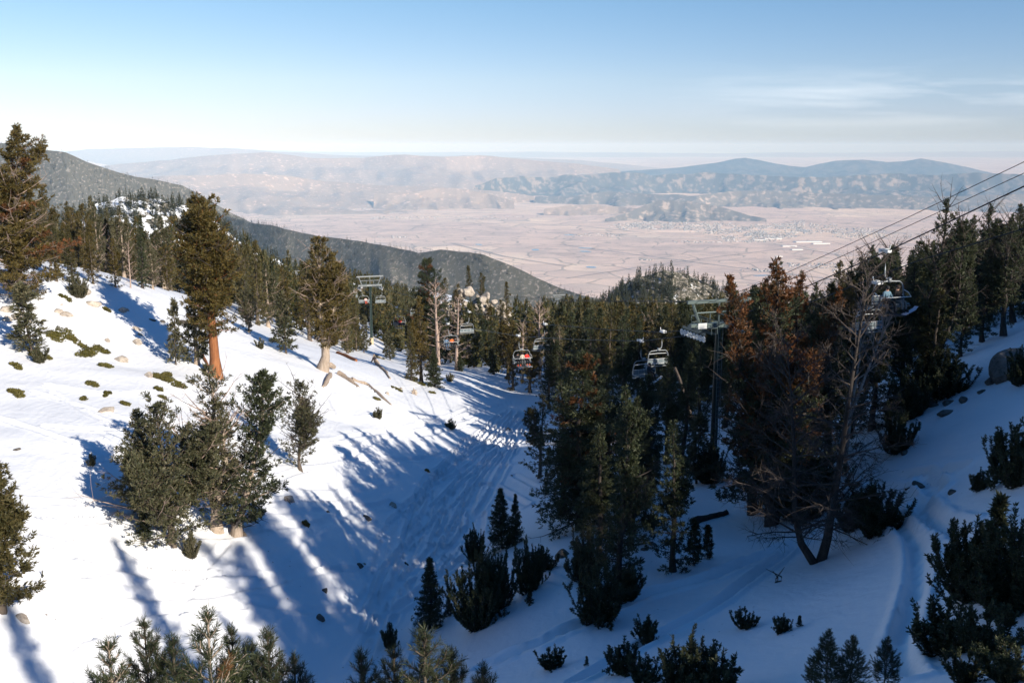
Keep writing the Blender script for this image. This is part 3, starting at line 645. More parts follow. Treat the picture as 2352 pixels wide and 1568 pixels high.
def make_bush(seed, H=2., R=1.1, stems=22, fol='fol_dark', ln=.1, shape=.5, blades=9, open_=.25):
    r = np.random.RandomState(seed); W_, L_ = MB(), MB()
    for i in range(stems):
        a = i * 2.4 + r.rand(); q = math.sqrt((i + .5) / stems); rad = R * q * r.uniform(.75, 1.1); h = H * (1 - shape * q ** 1.6) * r.uniform(.72, 1.05) if i else H
        if r.rand() < open_ and i: h *= .4
        s = np.linspace(0, 1, 7)[:, None]; e = np.array([math.cos(a) * rad, math.sin(a) * rad, 0])
        p = e * (s ** .5) + np.array([0, 0, h]) * s ** 1.25 + np.cumsum(r.randn(7, 3), 0) * .02 * H * s
        W_.tube(p, np.linspace(.012 * H, .006, 7), 5, False)
        n = max(int(h / (ln * .55)), 5); s = np.linspace(.1, 1, n); P = interp_path(p, s); A = np.gradient(P, axis=0); A = unit(A) * ln * .4
        tufts(L_, P, A, ln * 1.15, blades, .16, .6, r)
        for k in range(int(4 + 6 * h / H)):                                   # side shoots, each a small upright brush
            s2 = r.uniform(.1, .92); b = interp_path(p, np.array([s2]))[0]; al = r.rand() * 6.28; d = unit(np.array([math.cos(al), math.sin(al), .75 + .5 * r.rand()])); L = H * .16 * r.uniform(.6, 1.3) * (1.25 - .7 * s2)
            q2 = np.array([b, b + d * L * .55, b + d * L * .85 + [0, 0, L * .3]]); W_.tube(q2, [.006 * H, .005, .004], 3, False)
            m = max(int(L / (ln * .5)), 3); tufts(L_, interp_path(q2, np.linspace(.35, 1, m)), np.tile(unit(d + [0, 0, .5]) * ln * .4, (m, 1)), ln * 1.1, blades, .16, .62, r)
    return {'trunk': W_.mesh('trunk', M['bark_dark'] if fol == 'fol_dark' else M['bark'], True), 'crown': L_.mesh('crown', M[fol]), 'H': H}
for i_, (n_, st_, rr_, sh_) in enumerate([('bush', 26, .95, .45), ('bush_b', 22, 1.05, .3), ('bush_lit', 20, .9, .4)]):
    f_ = 'fol_grey' if n_ == 'bush_lit' else 'fol_dark'
    for v_ in range(3):
        K[n_ + str(v_)] = make_bush(70 + 7 * i_ + v_, 1.1, rr_ * .62, st_ - 4, f_, .075, sh_, 9)
        K[n_ + '_big' + str(v_)] = make_bush(100 + 7 * i_ + v_, 2.8, rr_ * 1.3, st_ + 18, f_, .105, sh_, 9)
proto('rust', seed=14, H=12, R=2.7, prof='column', limbs=150, dens=30, tuft=.18, stems=5, stem_spread=.9, stem_low=.35, fol='fol_dark', bark='bark_dark', up=(.1, 1.), dead=12, gap=.5, top_rust=lambda t: .85 if t > .55 else .35)
proto('mid', seed=15, H=10, R=2.2, prof='column', limbs=70, dens=9, stems=2, tuft=.42, blades=6, fol='fol', up=(-.15, .7), dead=5, gap=.6)
proto('mid_b', seed=16, H=10, R=1.8, prof='spire', limbs=80, dens=8, stems=1, tuft=.42, blades=6, fol='fol', up=(-.2, .6), gap=.5)
proto('mid_c', seed=17, H=10, R=2.1, prof='oval', limbs=60, dens=9, stems=3, tuft=.42, blades=6, fol='fol_gold', up=(-.1, .8), dead=14, dead_col='dead', gap=.6)
proto('mid_d', seed=18, H=10, R=1.5, prof='column', limbs=56, dens=6, stems=4, stem_low=.4, tuft=.4, blades=6, fol='fol_grey', bark='bark_pale', up=(.2, 1), dead=30, dead_at=(.1, .98), dead_col='deadpink', gap=.6)
proto('mid_e', seed=19, H=10, R=1.6, prof='spire', limbs=80, dens=8, tuft=.42, blades=6, fol='fol_dark', up=(-.25, .6), gap=.5, bark='bark_dark')
K['snag'] = make_bare(31, 9, 40, 2.2, 'deadpink', None, .12, (-.1, .9), .25, 7, .02, 2)
# one-off trees
proto('flagged', seed=41, H=14, R=3.5, prof='column', limbs=230, dens=38, stems=2, stem_spread=.35, stem_low=.5, fol='fol_gold', up=(-.1, .55), flag=(.15, .3), lean=(.10, 0), dead=34, dead_at=(.12, .95), dead_col='deadpink', gap=.75, bend=.03, top_rust=lambda t: .12)
proto('red_trunk', seed=42, H=13.5, R=2.9, prof='oval', limbs=230, dens=26, stems=3, stem_spread=.45, stem_low=.55, clear=.26, fol='fol_gold', bark='bark_red', up=(-.25, .75), trunk_r=.03, dead=14, dead_at=(.28, .8), gap=.65)
proto('silver', seed=43, H=9, R=1.3, prof='column', limbs=110, dens=14, fol='fol_grey', bark='bark_pale', up=(-.1, .7), dead=16, dead_at=(.1, .9), dead_col='deadpink', gap=.6)
proto('gnarled', seed=44, H=11, R=2.3, prof='oval', limbs=150, dens=20, stems=3, stem_spread=.6, stem_low=.6, clear=.2, fol='fol_gold', bark='bark_pale', up=(-.2, .8), trunk_r=.034, dead=30, dead_at=(.15, .9), dead_col='deadpink', gap=.7, flag=(0, .3), bend=.07)
proto('big_bush', seed=45, H=7, R=3.4, prof='skirt', limbs=125, dens=28, tuft=.2, blades=9, stems=7, stem_spread=.95, stem_low=.25, clear=.03, fol='fol_grey', up=(.05, .95), curve=.3, dead=2, dead_col='deadpink', gap=.85, trunk_r=.03)
proto('pale_trunk', seed=46, H=9.6, R=2.4, prof='column', limbs=120, dens=16, tuft=.22, blades=8, stems=3, stem_spread=.8, stem_low=.5, clear=.2, fol='fol_grey', bark='bark_pale', up=(-.05, .8), dead=34, dead_at=(.2, .85), dead_col='deadpink', gap=.75, trunk_r=.03, bend=.06)
proto('leaning', seed=47, H=8.6, R=2.2, prof='column', limbs=170, dens=20, tuft=.22, blades=8, clear=.1, fol='fol_dark', bark='bark_pale', up=(-.1, .7), gap=.7, trunk_r=.028, dead=8,
      trunk_path=[(0,0,0),(.15,0,.9),(.5,.1,1.8),(.75,0,2.8),(1.0,.1,3.9),(1.35,0,5.2),(1.6,.1,6.4),(1.7,0,7.6),(1.75,0,8.6)])
proto('light', seed=48, H=6.5, R=1.9, prof='oval', limbs=110, dens=15, tuft=.2, blades=8, stems=3, stem_spread=.7, fol='fol_grey', up=(.1, .9), dead=22, dead_at=(.1, .95), gap=.7)
proto('edge', seed=49, H=6.2, R=1.7, prof='skirt', limbs=230, dens=22, tuft=.19, blades=9, fol='fol', up=(-.05, .6), curve=.3, gap=.45, stems=2, stem_spread=.3)
proto('skirted', seed=50, H=12.5, R=4.0, prof='skirt', limbs=260, dens=36, tuft=.26, stems=2, stem_spread=.3, fol='fol_dark', bark='bark_dark', up=(-.45, .5), curve=.15, gap=.55, dead=12, top_rust=lambda t: .2 if t > .5 else .04)
proto('dark_tall', seed=51, H=13, R=2.5, prof='column', limbs=170, dens=21, stems=2, stem_spread=.5, fol='fol_dark', bark='bark_dark', up=(-.2, .7), gap=.55, dead=12, dead_col='dead')
proto('multi_top', seed=52, H=13, R=2.3, prof='column', limbs=90, dens=14, stems=5, stem_spread=.9, stem_low=.72, fol='fol_dark', bark='bark_dark', up=(-.1, .8), gap=.65, dead=20, dead_at=(.3, .98))
K['bare_big'] = make_bare(53, 14, 62, 5.2, 'dead', [[(0,0,0),(.25,0,1.2),(.5,.2,3),(.7,.2,5),(.9,.2,8),(1.2,.3,11),(1.5,.3,14)], [(-.25,0,0),(-1.0,0,1.2),(-1.35,0,2.8),(-1.4,.2,5),(-1.7,.3,8),(-2.0,.3,10.5)]], .2, (-.15, .85), .12, 11, .018, 4, .12)
K['bare_big']['trunk'].materials[0] = M['bark_dark']  # darker bark paints in the shade on the trunks below lighter branches
K['bare_small'] = make_bare(54, 4, 26, 2.2, 'deadpink', [[(0,0,0),(.2,0,1),(.5,0,2),(.7,.1,3),(.9,.1,4)]], .1, (-.1, .7), .1, 8, .03, 3)
K['bare_white'] = make_bare(55, 8, 14, 3.2, 'deadpink', [[(0,0,0),(.2,0,3),(.5,0,5.5),(.3,0,8)], [(0,0,2.5),(.9,0,4.5),(1.6,0,6),(2.0,0,7)]], .4, (.4, 1.1), .15, 6, .016, 3)
# foreground pines with long needles
def make_near(seed, H=3.4, R=.5, spacing=.13, depth=1.7, fol='fol_near', rust=0, n=5, ln=.085):
    r = np.random.RandomState(seed); W_, L_ = MB(), MB()
    z = np.linspace(0, 1, 9)[:, None]; p = np.array([0, 0, H]) * z; p[1:-1, :2] += r.randn(7, 2) * .012
    W_.tube(p, np.linspace(.05, .011, 9), 7, True, 0, .2, seed)
    def brush(q, s0, mi, l=ln):
        m = len(q) - 1; Ls = np.linalg.norm(np.diff(q, axis=0), axis=1).sum(); k = max(int(Ls * (1 - s0) / .026), 4)
        s = np.linspace(s0, 1, k); P = interp_path(q, s); A = unit(np.gradient(P, axis=0)) * .03
        tufts(L_, P, A, l, 13, .036, .55, r, mi)
    brush(np.array([[0, 0, H - .34], [0, 0, H]]) + p[-1] * [1, 1, 0], .1, 1 if rust and r.rand() < .3 else 0)
    zz = H - .12
    while zz > H - depth:
        dist = H - zz; b = interp_path(p, np.array([zz / H]))[0]
        for i in range(n):
            a = i * 6.283 / n + r.rand() * .8 + zz * 9; L = min(.05 + .36 * dist, R) * r.uniform(.65, 1.15); e = .8 - .4 * dist + r.uniform(-.15, .15)
            d = np.array([math.cos(a) * math.cos(e), math.sin(a) * math.cos(e), math.sin(e)]); s = np.linspace(0, 1, 5)[:, None]
            q = b + d * L * s + np.array([0, 0, 1.]) * L * .22 * s ** 2; mi = 1 if r.rand() < rust else 0
            W_.tube(q, np.linspace(.012, .006, 5), 4, False); brush(q, .3 if L > .2 else .1, mi)
            if L > .2:
                for k in range(3):
                    b2 = interp_path(q, np.array([r.uniform(.3, .8)]))[0]; d2 = unit(d + .7 * r.randn(3) + [0, 0, .4]) * L * r.uniform(.35, .6)
                    q2 = np.array([b2, b2 + d2 * .5, b2 + d2 + [0, 0, .2 * L]]); W_.tube(q2, [.008, .006, .004], 4, False); brush(q2, .2, mi)
        zz -= spacing * r.uniform(.75, 1.25)
    return {'trunk': W_.mesh('trunk', M['bark_pale'] if rust else M['bark'], True), 'crown': L_.mesh('crown', [M[fol], M['fol_near_rust']]), 'H': H}
K['near_a'] = make_near(61, 5., .34, .16, 2.0, 'fol_dark'); K['near_b'] = make_near(62, 5., .42, .2, 1.8, 'fol_dark', n=4); K['near_c'] = make_near(63, 5., .38, .18, 2.0, rust=.08); K['near_d'] = make_near(64, 5., .32, .16, 1.8, 'fol_dark')  # darker needles on all but near_c stand in for shade on these pines
K['near_w'] = make_near(65, 4.2, .7, .16, 2.6, n=6)
print('protos', time.time() - T0, sum(len(m.polygons) for k in K.values() for m in k.values() if hasattr(m, 'polygons')))

NAMES = {'snag': 'dead_tree', 'bare_big': 'dead_tree', 'bare_small': 'dead_tree', 'bare_white': 'dead_tree', 'fir': 'fir_tree', 'sapling': 'young_pine', 'sapling_dark': 'young_pine', 'bush': 'pine_shrub', 'bush_b': 'pine_shrub', 'bush_lit': 'pine_shrub',
         'near_a': 'young_pine', 'near_b': 'young_pine', 'near_c': 'young_pine', 'near_d': 'young_pine', 'near_w': 'young_pine', 'big_bush': 'pine_tree'}
CATS = {'dead_tree': 'dead tree', 'fir_tree': 'fir tree', 'young_pine': 'young pine', 'pine_shrub': 'shrub', 'pine_tree': 'pine tree'}
def plant(kind, g, H, label, group=None, rot=None, sx=1., sink=.22):
    nm0 = kind
    if kind in ('bush', 'bush_b', 'bush_lit'): kind = kind + ('_big' if H > 1.6 else '') + str(rs.randint(3))
    k = K[kind]; s = H / k['H']; nm = NAMES.get(nm0, 'pine_tree')
    sk = min(sink, .09 * H); s = (H + sk) / k['H']; o = thing(nm, label, CATS[nm], (g[0], g[1], g[2] - sk), rs.rand() * 6.28 if rot is None else rot, group)
    o.scale = (s * sx, s * sx, s)
    for pn in ('trunk', 'crown', 'branches', 'dead_branches'):
        if pn in k: obj(pn, k[pn], o)
    return o
used = []
def T(px, by, ty, kind, label, d=None, sx=1., rot=None, group=None, dx=0):
    """a plant whose foot is at photo (px,by) and whose tip is at row ty; d gives the depth where the foot is hidden"""
    g, dd = ground(px, by) if d is None else ground_d(px, d)
    v = -(ty - 784) / F; zt = g[1] * (v * CT - ST) / (CT + v * ST); H = max(zt - g[2], .3) * 1.02
    if d is not None: g = g.copy(); g[0] = (px - 1176) / F * (g[1] * CT - zt * ST)
    used.append((g[0], g[1], 1.5))
    return plant(kind, g, H, label, group, rot, sx)
# ---- named trees: (foot x, foot y, tip y, kind, label, depth if hidden, width factor, rotation)
PL = [
 # left slope, sunlit
 (48,700,302,'flagged','tall wind-swept pine at the left edge, tip leaning right against the sky',None,1,0),
 (30,690,580,'bare_small','tangled bare pinkish shrub tree on the rocks at the far left',None,1.3,None),
 (12,690,470,'pine_a','dense pine cut by the left frame edge behind the wind-swept pine',82,1,None),
 (72,812,662,'sapling','small wind-bent pine rising from green mat plants below the left rocks',None,1.5,None),
 (182,682,628,'bush_lit','round low pine bush beside beige boulders on the left crest',None,1,None),
 (497,866,470,'red_trunk','large golden-green pine with bare orange-red lower trunk',None,1,0),
 (452,838,575,'silver','slim grey pine with silvery trunk just left of the red-trunked pine',None,1,None),
 (404,838,698,'sapling','thin young pine standing alone left of the red-trunked pine',None,.8,None),
 (740,850,560,'gnarled','old gnarled pine with twisted pale trunk and exposed roots',None,1,0),
 (572,764,650,'pine_d','small grey-green pine right of the red-trunked pine',None,1,None),
 (617,752,608,'pine_d','pale straggly pine with many dead limbs left of the gnarled pine',None,1.2,None),
 (657,812,680,'sapling','slim pine with bare lower stem and skirt of brush at its foot',None,1.2,None),
 (598,800,775,'bush_lit','scruffy pale bush on snow left of the slim bare-stemmed pine',None,1,None),
 (818,806,690,'pine_a','dark bushy pine just left of the green lift tower mast',None,.8,None),
 (836,810,730,'sapling','thin golden pine touching the lift tower mast',None,1,None),
 (896,826,768,'sapling','small ragged pine right of the tan tower footing',None,1.6,None),
 (968,876,690,'pine_c','dense three-spired pine at the middle of the sunlit slope',None,1,None),
 (945,874,745,'spire_a','narrow conifer joined to the left of the three-spired pine',None,1,None),
 (998,888,805,'fir','little fir at the right foot of the three-spired pine',None,1,None),
 (1056,852,812,'fir','tiny fir alone on snow under the lift chairs',None,1,None),
 (1034,876,855,'bush_lit','pale scrubby bush below the tiny lone fir',None,1,None),
 (869,961,934,'bush_lit','knee-high tan bush alone in the middle of the white slope',None,1,None),
 (1036,984,962,'bush','dark round bush casting a shadow toward the ski tracks',None,1,None),
 (211,1070,1042,'bush_lit','tiny pale sapling alone on the smooth snow left of the pine cluster',None,.8,None),
 (98,1326,1311,'sapling','tiny brown twig seedling beside the left edge pine',None,1,None),
 (90,832,790,'bush_lit','ragged grey brush at the foot of the wind-bent pine',None,1,None),
 (395,1250,945,'big_bush','broad many-stemmed grey-green pine, left of the clump of four',None,.98,0),
 (497,1215,850,'pale_trunk','open pine with pale forked trunk in the middle of the clump',None,1,0),
 (543,1226,866,'leaning','dark pine with crooked trunk leaning right in the clump',None,1,0),
 (690,1078,888,'light','airy pale green pine at the right end of the clump',None,1,None),
 (334,1238,1163,'fir','small dark fir at the left foot of the clump of pines',None,1,None),
 (440,1278,1215,'bush_lit','ragged low pine at the lower tip of the clump',None,.7,None),
 (4,1402,1070,'edge','full green pine cut by the left frame edge at the lower left',None,1,0),
 # beyond the left crest
 (130,646,512,'pine_a','rounded pine on the left crest, first beside the wind-swept pine',None,1,None),
 (166,650,522,'spire_a','dark pine on the left crest with a red trunk glimpse',None,1,None),
 (214,652,540,'pine_b','golden pine with reddish dead stems on the left crest',None,1.1,None),
 (265,660,552,'pine_c','broad pine in the crest row above the long blue shadow',None,1,None),
 (327,662,500,'spire_b','tallest narrow spire in the row on the left crest',None,.8,None),
 (300,661,562,'snag','pinkish dead snag in the row on the left crest',None,.8,None),
 (352,664,556,'pine_d','straggly grey pine right of the tallest spire on the crest',None,1,None),
 (386,668,566,'pine_b','golden pine beside stumps near the right end of the crest row',None,1,None),
 (412,672,600,'pine_d','low gnarled pine at the right end of the crest row',None,1,None),
 # middle
 (987,800,603,'skirted','big dark conifer above the empty chairs, its right side dead and reddish',165,.8,None),
 (1004,790,660,'snag','reddish dead tree leaning beside the big dark conifer',160,1.4,None),
 (1046,800,690,'snag','pinkish fan-shaped dead tree behind the middle lift chairs',150,1.2,None),
 (1100,836,690,'spire_c','dark conifer at the forest edge right of the seated riders in blue',None,1,None),
 (1134,860,752,'spire_b','narrow dark conifer standing forward on the snow at the forest edge',None,1,None),
 (1178,896,742,'pine_c','slim bushy pine at the head of the ski-tracked gully',None,.8,None),
 (1218,902,745,'pine_b','thick-trunked pine at the head of the gully under the three riders',None,1,None),
 (1262,940,770,'dark_tall','dark pine at the gully head left of the big shaded conifers',None,1,None),
 # right of the gully, shaded
 (1332,1214,828,'skirted','large shaded conifer with wide drooping skirt beside the gully',None,1,0),
 (1238,1098,915,'pine_a','dense shaded pine at the right bank of the gully',None,1,None),
 (1418,1372,905,'dark_tall','tall black-looking pine with bushes round its foot, centre of shaded slope',None,.8,None),
 (1378,1426,1300,'bush_b','broad dark bush at the left foot of the tall black-looking pine',None,1,None),
 (1440,1372,1290,'bush','dark bush at the right foot of the tall black-looking pine',None,1,None),
 (1345,1330,1215,'bush_lit','brownish ragged bush left of the tall black-looking pine',None,1,None),
 (1548,1312,978,'spire_c','tapering dark spire pine in the middle of the shaded slope',None,.9,None),
 (1462,1180,880,'dark_tall','shaded pine behind the leaning black-looking pine, near the snow opening',None,.8,None),
 (1400,1150,850,'spire_c','dark conifer right behind the wide-skirted conifer',None,1,None),
 (1562,1080,820,'spire_b','dark pine close left of the near lift tower mast',None,1,None),
 (1600,1110,960,'sapling','small pine with sunlit pale top near the leaning bare pole',None,1.3,None),
 (1632,1108,1020,'bush_b','dark bush at the foot of the near lift tower',None,1,None),
 (1772,1205,615,'rust','many-stemmed pine with rust-brown dying top, right of the near tower',None,.92,0),
 (1732,1180,690,'dark_tall','dark pine at the left flank of the rust-topped pine',None,1,None),
 (1808,1150,640,'rust','second rust-brown pine, right of the large rust-topped one',None,.75,2.),
 (1838,1195,1010,'bush_b','dark lower growth under the rust-topped pines',None,1,None),
 (1884,1288,628,'bare_big','great bare dead tree with two curved trunks and a wide web of twigs',None,1,0),
 (2010,1225,1105,'bush_b','dense dark pine bush right of the great bare tree',None,1.2,None),
 (1955,1215,1130,'bush','dark bush pressed against the trunks of the great bare tree',None,1.1,None),
 (1965,900,690,'bare_white','white forked dead limbs rising under the riders on the right',60,.7,0),
 # right slope upper trees
 (1880,900,660,'multi_top','pine with several pointed tops left of the right-hand chair',88,1,None),
 (1942,880,612,'pine_a','sunlit-topped pine directly left of the right-hand chair',84,.9,None),
 (2042,870,575,'multi_top','broad many-topped pine behind the riders of the right-hand chair',80,1.1,None),
 (2108,860,596,'spire_c','pine right of the right-hand chair with sunlit needles',78,1,None),
 (2182,890,475,'multi_top','tallest pine on the right with three thin tops above the ropes',66,.85,1.),
 (2140,880,610,'spire_b','dark pine left of the tallest three-topped pine',68,1.1,None),
 (2222,840,640,'dark_tall','shaded pine right of the tallest three-topped pine',72,1,None),
 (2275,800,575,'dark_tall','dark pine under the lowest rope near the right edge',74,1.1,None),
 (2330,780,505,'multi_top','dark many-topped pine at the right frame edge above the slope',72,1,None),
 (2352,730,480,'dark_tall','dark pine cut by the right frame edge at rope height',78,1.1,None),
 (2165,912,800,'bush_b','low dark bush under the tallest three-topped pine',None,1.2,None),
 (2062,1036,940,'bush_b','pair of dark upright bushes right of the great bare tree',None,1,None),
 (2090,960,850,'bush_b','dark bush tucked under trees above the boulder on the right',None,1,None),
 (2350,880,800,'bush_b','dark bush over the big rock at the right frame edge',None,1,None),
 (2283,1122,1005,'sapling_dark','slim sapling with bare stem on the right shaded slope',None,1,None),
 (2250,1125,1078,'bush_b','small bush left of the slim bare-stemmed sapling',None,1,None),
 (2340,1110,962,'bush_b','dark pine bush at the right edge beside the slim sapling',None,1,None),
 (2225,1372,1195,'bush_b','large dark pine bush beside the deep ski track on the right',None,1,None),
 (2278,1340,1155,'sapling_dark','tall thin sapling rising behind the large bush by the ski track',None,1,None),
 (2330,1400,1190,'bush','big black-looking pine bush at the right edge',None,1.1,None),
 (2166,1500,1370,'bush','rounded dark bush right of the deep ski track',None,1,None),
 (2262,1500,1385,'bush_b','open straggling bush below the large right-hand bushes',None,1,None),
 (2225,1600,1480,'bush_b','dark bush cut by the bottom edge, lower right',20,1,None),
 (2320,1600,1465,'bush','dark bush filling the bottom right corner',19,1,None),
 (1738,1110,715,'dark_tall','dark pine just right of the near lift tower mast',None,1.0,None),
 (1782,1185,700,'spire_c','dark conifer between the two rust-topped pines',None,1,None),
 (1850,1110,735,'dark_tall','dark pine behind the left trunk of the great bare tree',None,1.1,None),
 (1905,1050,720,'spire_c','dark conifer behind the middle of the great bare tree',None,1.1,None),
 (1950,1000,735,'dark_tall','dark pine behind the right trunk of the great bare tree',None,1.1,None),
 (2005,985,700,'spire_c','dark conifer right behind the twigs of the great bare tree',None,1.1,None),
 (2062,950,690,'dark_tall','dark pine above the big dark boulder',None,1.2,None),
 (2120,925,670,'pine_a','dark rounded pine left of the low bush under the tallest pine',None,1.1,None),
 (1530,1065,830,'spire_c','dark conifer behind the leaning bare pole',None,1.1,None),
 (1500,1130,870,'spire_b','dark narrow pine between the central black-looking pines',None,1.2,None),
 (1370,1180,905,'spire_c','dark conifer between the wide-skirted and the black-looking pine',None,1.1,None),
 (1296,1180,880,'spire_c','shaded conifer close at the left of the wide-skirted conifer',None,1.1,None),
 (1446,1250,925,'dark_tall','dark pine leaning against the right of the tall black-looking pine',None,1,None),
 (1380,1290,985,'spire_c','dark conifer in front of the gap left of the tall black-looking pine',None,1.1,None),
 # shaded slope, small ones
 (988,1442,1290,'fir','slender twin-topped fir beside the gully tracks',None,.9,None),
 (1032,1412,1368,'fir','tiny fir right of the slender twin-topped fir',None,.9,None),
 (1098,1440,1278,'bush_b','wide clump of dark young pines right of the twin-topped fir',None,.85,None),
 (1140,1400,1260,'bush_b','dark young pines behind the wide clump by the gully',None,.65,None),
 (1090,1285,1208,'bush','egg-shaped dark little pine on the gully bank',None,.8,None),
 (1156,1258,1128,'fir','dense dark fir with two tips on the gully bank',None,1,None),
 (1180,1250,1140,'fir','narrow fir pressed to the right of the two-tipped fir',None,.7,None),
 (1218,1355,1240,'bush_b','young pines left of the brown slab rock',None,.7,None),
 (1250,1310,1255,'bush','round young pine touching the brown slab rock',None,1,None),
 (1216,1388,1350,'sapling_dark','small seedling pine below the young pines by the slab rock',None,1.2,None),
 (1257,1136,1084,'sapling','thin grey seedling left of the wide-skirted conifer',None,1,None),
 (1492,1215,1170,'bush','small bush between the two dark central pines',None,.9,None),
 (1592,1294,1200,'sapling_dark','left of two thin saplings right of the spire pine',None,1.1,None),
 (1624,1280,1212,'sapling_dark','right of two thin saplings right of the spire pine',None,1.2,None),
 (1484,970,935,'fir','small fir in the snow opening behind the central pines',None,1,None),
 (1506,985,945,'sapling_dark','small young pine in the snow opening by the leaning pole',None,1.4,None),
 (1485,1472,1415,'bush_b','knee-high dark shrub just above the thin ski track',None,1,None),
 (1432,1545,1470,'bush_b','dark shrub below the thin ski track near the bottom',None,1,None),
 (1480,1568,1500,'bush_b','small dark shrub beside the larger bottom-centre shrub',None,1,None),
 (1267,1534,1485,'bush_b','lone dark shrub on bare snow at the bottom centre',None,1.1,None),
 (1347,1528,1508,'sapling_dark','tiny shrub sprig right of the lone bottom-centre shrub',None,1.3,None),
 (1712,1442,1400,'bush_b','low wide shrub alone on the right shaded snow',None,1.2,None),
 (1796,1452,1412,'bush_b','low shrub right of the wide lone shrub',None,1,None),
 (1836,1438,1415,'sapling_dark','tiny sprig right of the low shrub pair',None,1.5,None),
 (896,1486,1430,'bush','small dark pine below the ski-tracked gully bottom',None,.65,None),
 (1585,1610,1455,'bush','large dark bush at the bottom edge right of centre',29,1.1,None),
 (1650,1620,1500,'bush_b','dark bush at the bottom edge beside the larger one',28,1.1,None),
 # nearest, along the bottom
 (250,0,1490,'near_c','foreground pine tip with rusty dying needles at lower left',13,1,None),
 (332,0,1440,'near_a','foreground dark pine with symmetrical tip, third from the left',15,.9,None),
 (398,0,1478,'near_d','foreground shaded pine between the symmetrical and the sunlit tips',15,1,None),
 (478,0,1424,'near_c','foreground sunlit pine with tan stem, tallest along the bottom',12.5,.9,2.),
 (532,0,1455,'near_a','foreground dark pine right of the sunlit tan-stemmed one',15,.8,None),
 (578,0,1492,'near_d','foreground shaded pine left of the grey-green foreground one',15,.9,None),
 (614,0,1464,'near_a','foreground grey-green pine at the right end of the left group',14,.9,1.),
 (676,0,1520,'near_b','low foreground pine at the tail of the left group',14.5,.9,None),
 (830,0,1515,'near_b','foreground dark pine sprig left of the middle bottom group',13,.9,None),
 (905,0,1508,'near_d','foreground dark pine sprig in the middle bottom group',12.5,.8,None),
 (975,0,1470,'near_b','foreground broad dark pine, tallest of the middle bottom group',12,1.2,None),
 (1036,0,1516,'near_d','foreground dark pine sprig right of the broad one',12.2,.8,None),
 (1110,0,1545,'near_d','lowest foreground sprig at the bottom centre',13,.9,None),
 (1905,0,1450,'near_w','foreground pine group with sunlit tips at lower right, left tip',20,1.1,None),
 (1960,0,1462,'near_w','foreground pine at lower right with sunlit middle tip',20,1.1,1.),
 (2040,0,1465,'near_w','foreground pine at lower right with sunlit right tip',20,1.1,2.),
 (1868,0,1510,'near_d','foreground dark pine at the left of the sunlit-tipped group',20.5,1.2,None),
]
for px, by, ty, kd, lb, d, sx, ro in PL: T(px, by, ty, kd, lb, d, sx, ro)
# leaning bare pole
g, dd = ground(1600, 1010); tp = P3(1553, 838, dd * .985)
mb = MB(); v = tp - g; s = np.linspace(0, 1, 8)[:, None]; mb.tube(g - .3 * np.array([0, 0, 1]) + v * s + np.array([[0, 0, 0]] * 3 + [[.1, 0, 0]] * 2 + [[.05, 0, 0]] * 2 + [[-.12, 0, .1]]), np.linspace(.24, .12, 8), 8, True, 0, .2, 3)
tag(obj('dead_tree', mb.mesh('dead_tree', M['dead'])), 'bare leaning grey pole of a dead tree beside the shaded snow opening', 'dead tree')

# ---- the forest behind: each tree of the nearer wood its own thing
LINE0 = np.array([15.8, 75.]); LDIR = np.array([-.334, .9426])
def line_dist(x, y): return abs((x - LINE0[0]) * LDIR[1] - (y - LINE0[1]) * LDIR[0])
cand = []
rf = np.random.RandomState(11)
dd = np.exp(rf.uniform(math.log(70), math.log(900), 60000)); px_ = rf.uniform(-30, 2380, 60000)
u = (px_ - 1176) / F; X = u * dd; Y = dd * 1.0
Zg = H0(X, Y); Y = (dd + Zg * ST) / CT
Zg = Hg(X, Y); PX, PY, DD = proj(X, Y, Zg)
def zone(px, py, d):
    """which wood a foot at this place belongs to"""
    if px < 440: return 'left' if d > 92 + .05 * px and py < 668 else None
    if px < 560: return 'left' if d > 135 else None
    if px < 780: return 'mid' if d > 128 + (px - 560) * .12 else None
    if px < 900: return 'mid' if d > 206 or (d > 146 and px < 818) else None
    if px < 1010: return 'mid' if (d > 188) else None
    if px < 1250: return 'mid' if d > 136 + (1250 - px) * .12 else None
    if px < 1540: return 'gully' if d > 98 else None
    if px < 1900: return 'right' if d > 80 else None
    return 'upper' if d > 84 and d < 190 else None
chosen = []
cellg = {}
order = np.argsort(DD)
for i in order:
    z = zone(PX[i], PY[i], DD[i])
    if z is None: continue
    if line_dist(X[i], Y[i]) < 4.2 + (1.3 if DD[i] < 210 else 0) and DD[i] < 330: continue
    sp = {'left': 3.7, 'mid': 4.0, 'gully': 3.9, 'right': 3.8, 'upper': 3.3}[z] + DD[i] * .0035
    if vnoise(np.array([X[i] / 22.]), np.array([Y[i] / 22.]), 4)[0] < .22 and z in ('mid',): continue
    if z == 'left' and PY[i] > 700: continue
    c = (int(X[i] // 8), int(Y[i] // 8)); ok = True
    for a in (-1, 0, 1):
        for b in (-1, 0, 1):
            for (qx, qy) in cellg.get((c[0] + a, c[1] + b), ()):
                if (qx - X[i]) ** 2 + (qy - Y[i]) ** 2 < sp * sp: ok = False
    for (qx, qy, qr) in used:
        if (qx - X[i]) ** 2 + (qy - Y[i]) ** 2 < 9: ok = False
    if not ok: continue
    cellg.setdefault(c, []).append((X[i], Y[i])); chosen.append((i, z))
LAB = {'left': ('olive pine in the wood behind the snow crest on the left', 'pines behind the left snow crest'),
       'mid': ('olive brown pine in the dense sunlit wood around the far lift tower', 'pines of the sunlit middle wood'),
       'gully': ('dark pine in the dense wood at the head of the gully', 'pines at the gully head'),
       'right': ('dark shaded pine in the wood behind the near lift tower', 'pines behind the near lift tower'),
       'upper': ('dark pine on the right slope behind the right-hand chair', 'pines high on the right slope')}
NIND = 240
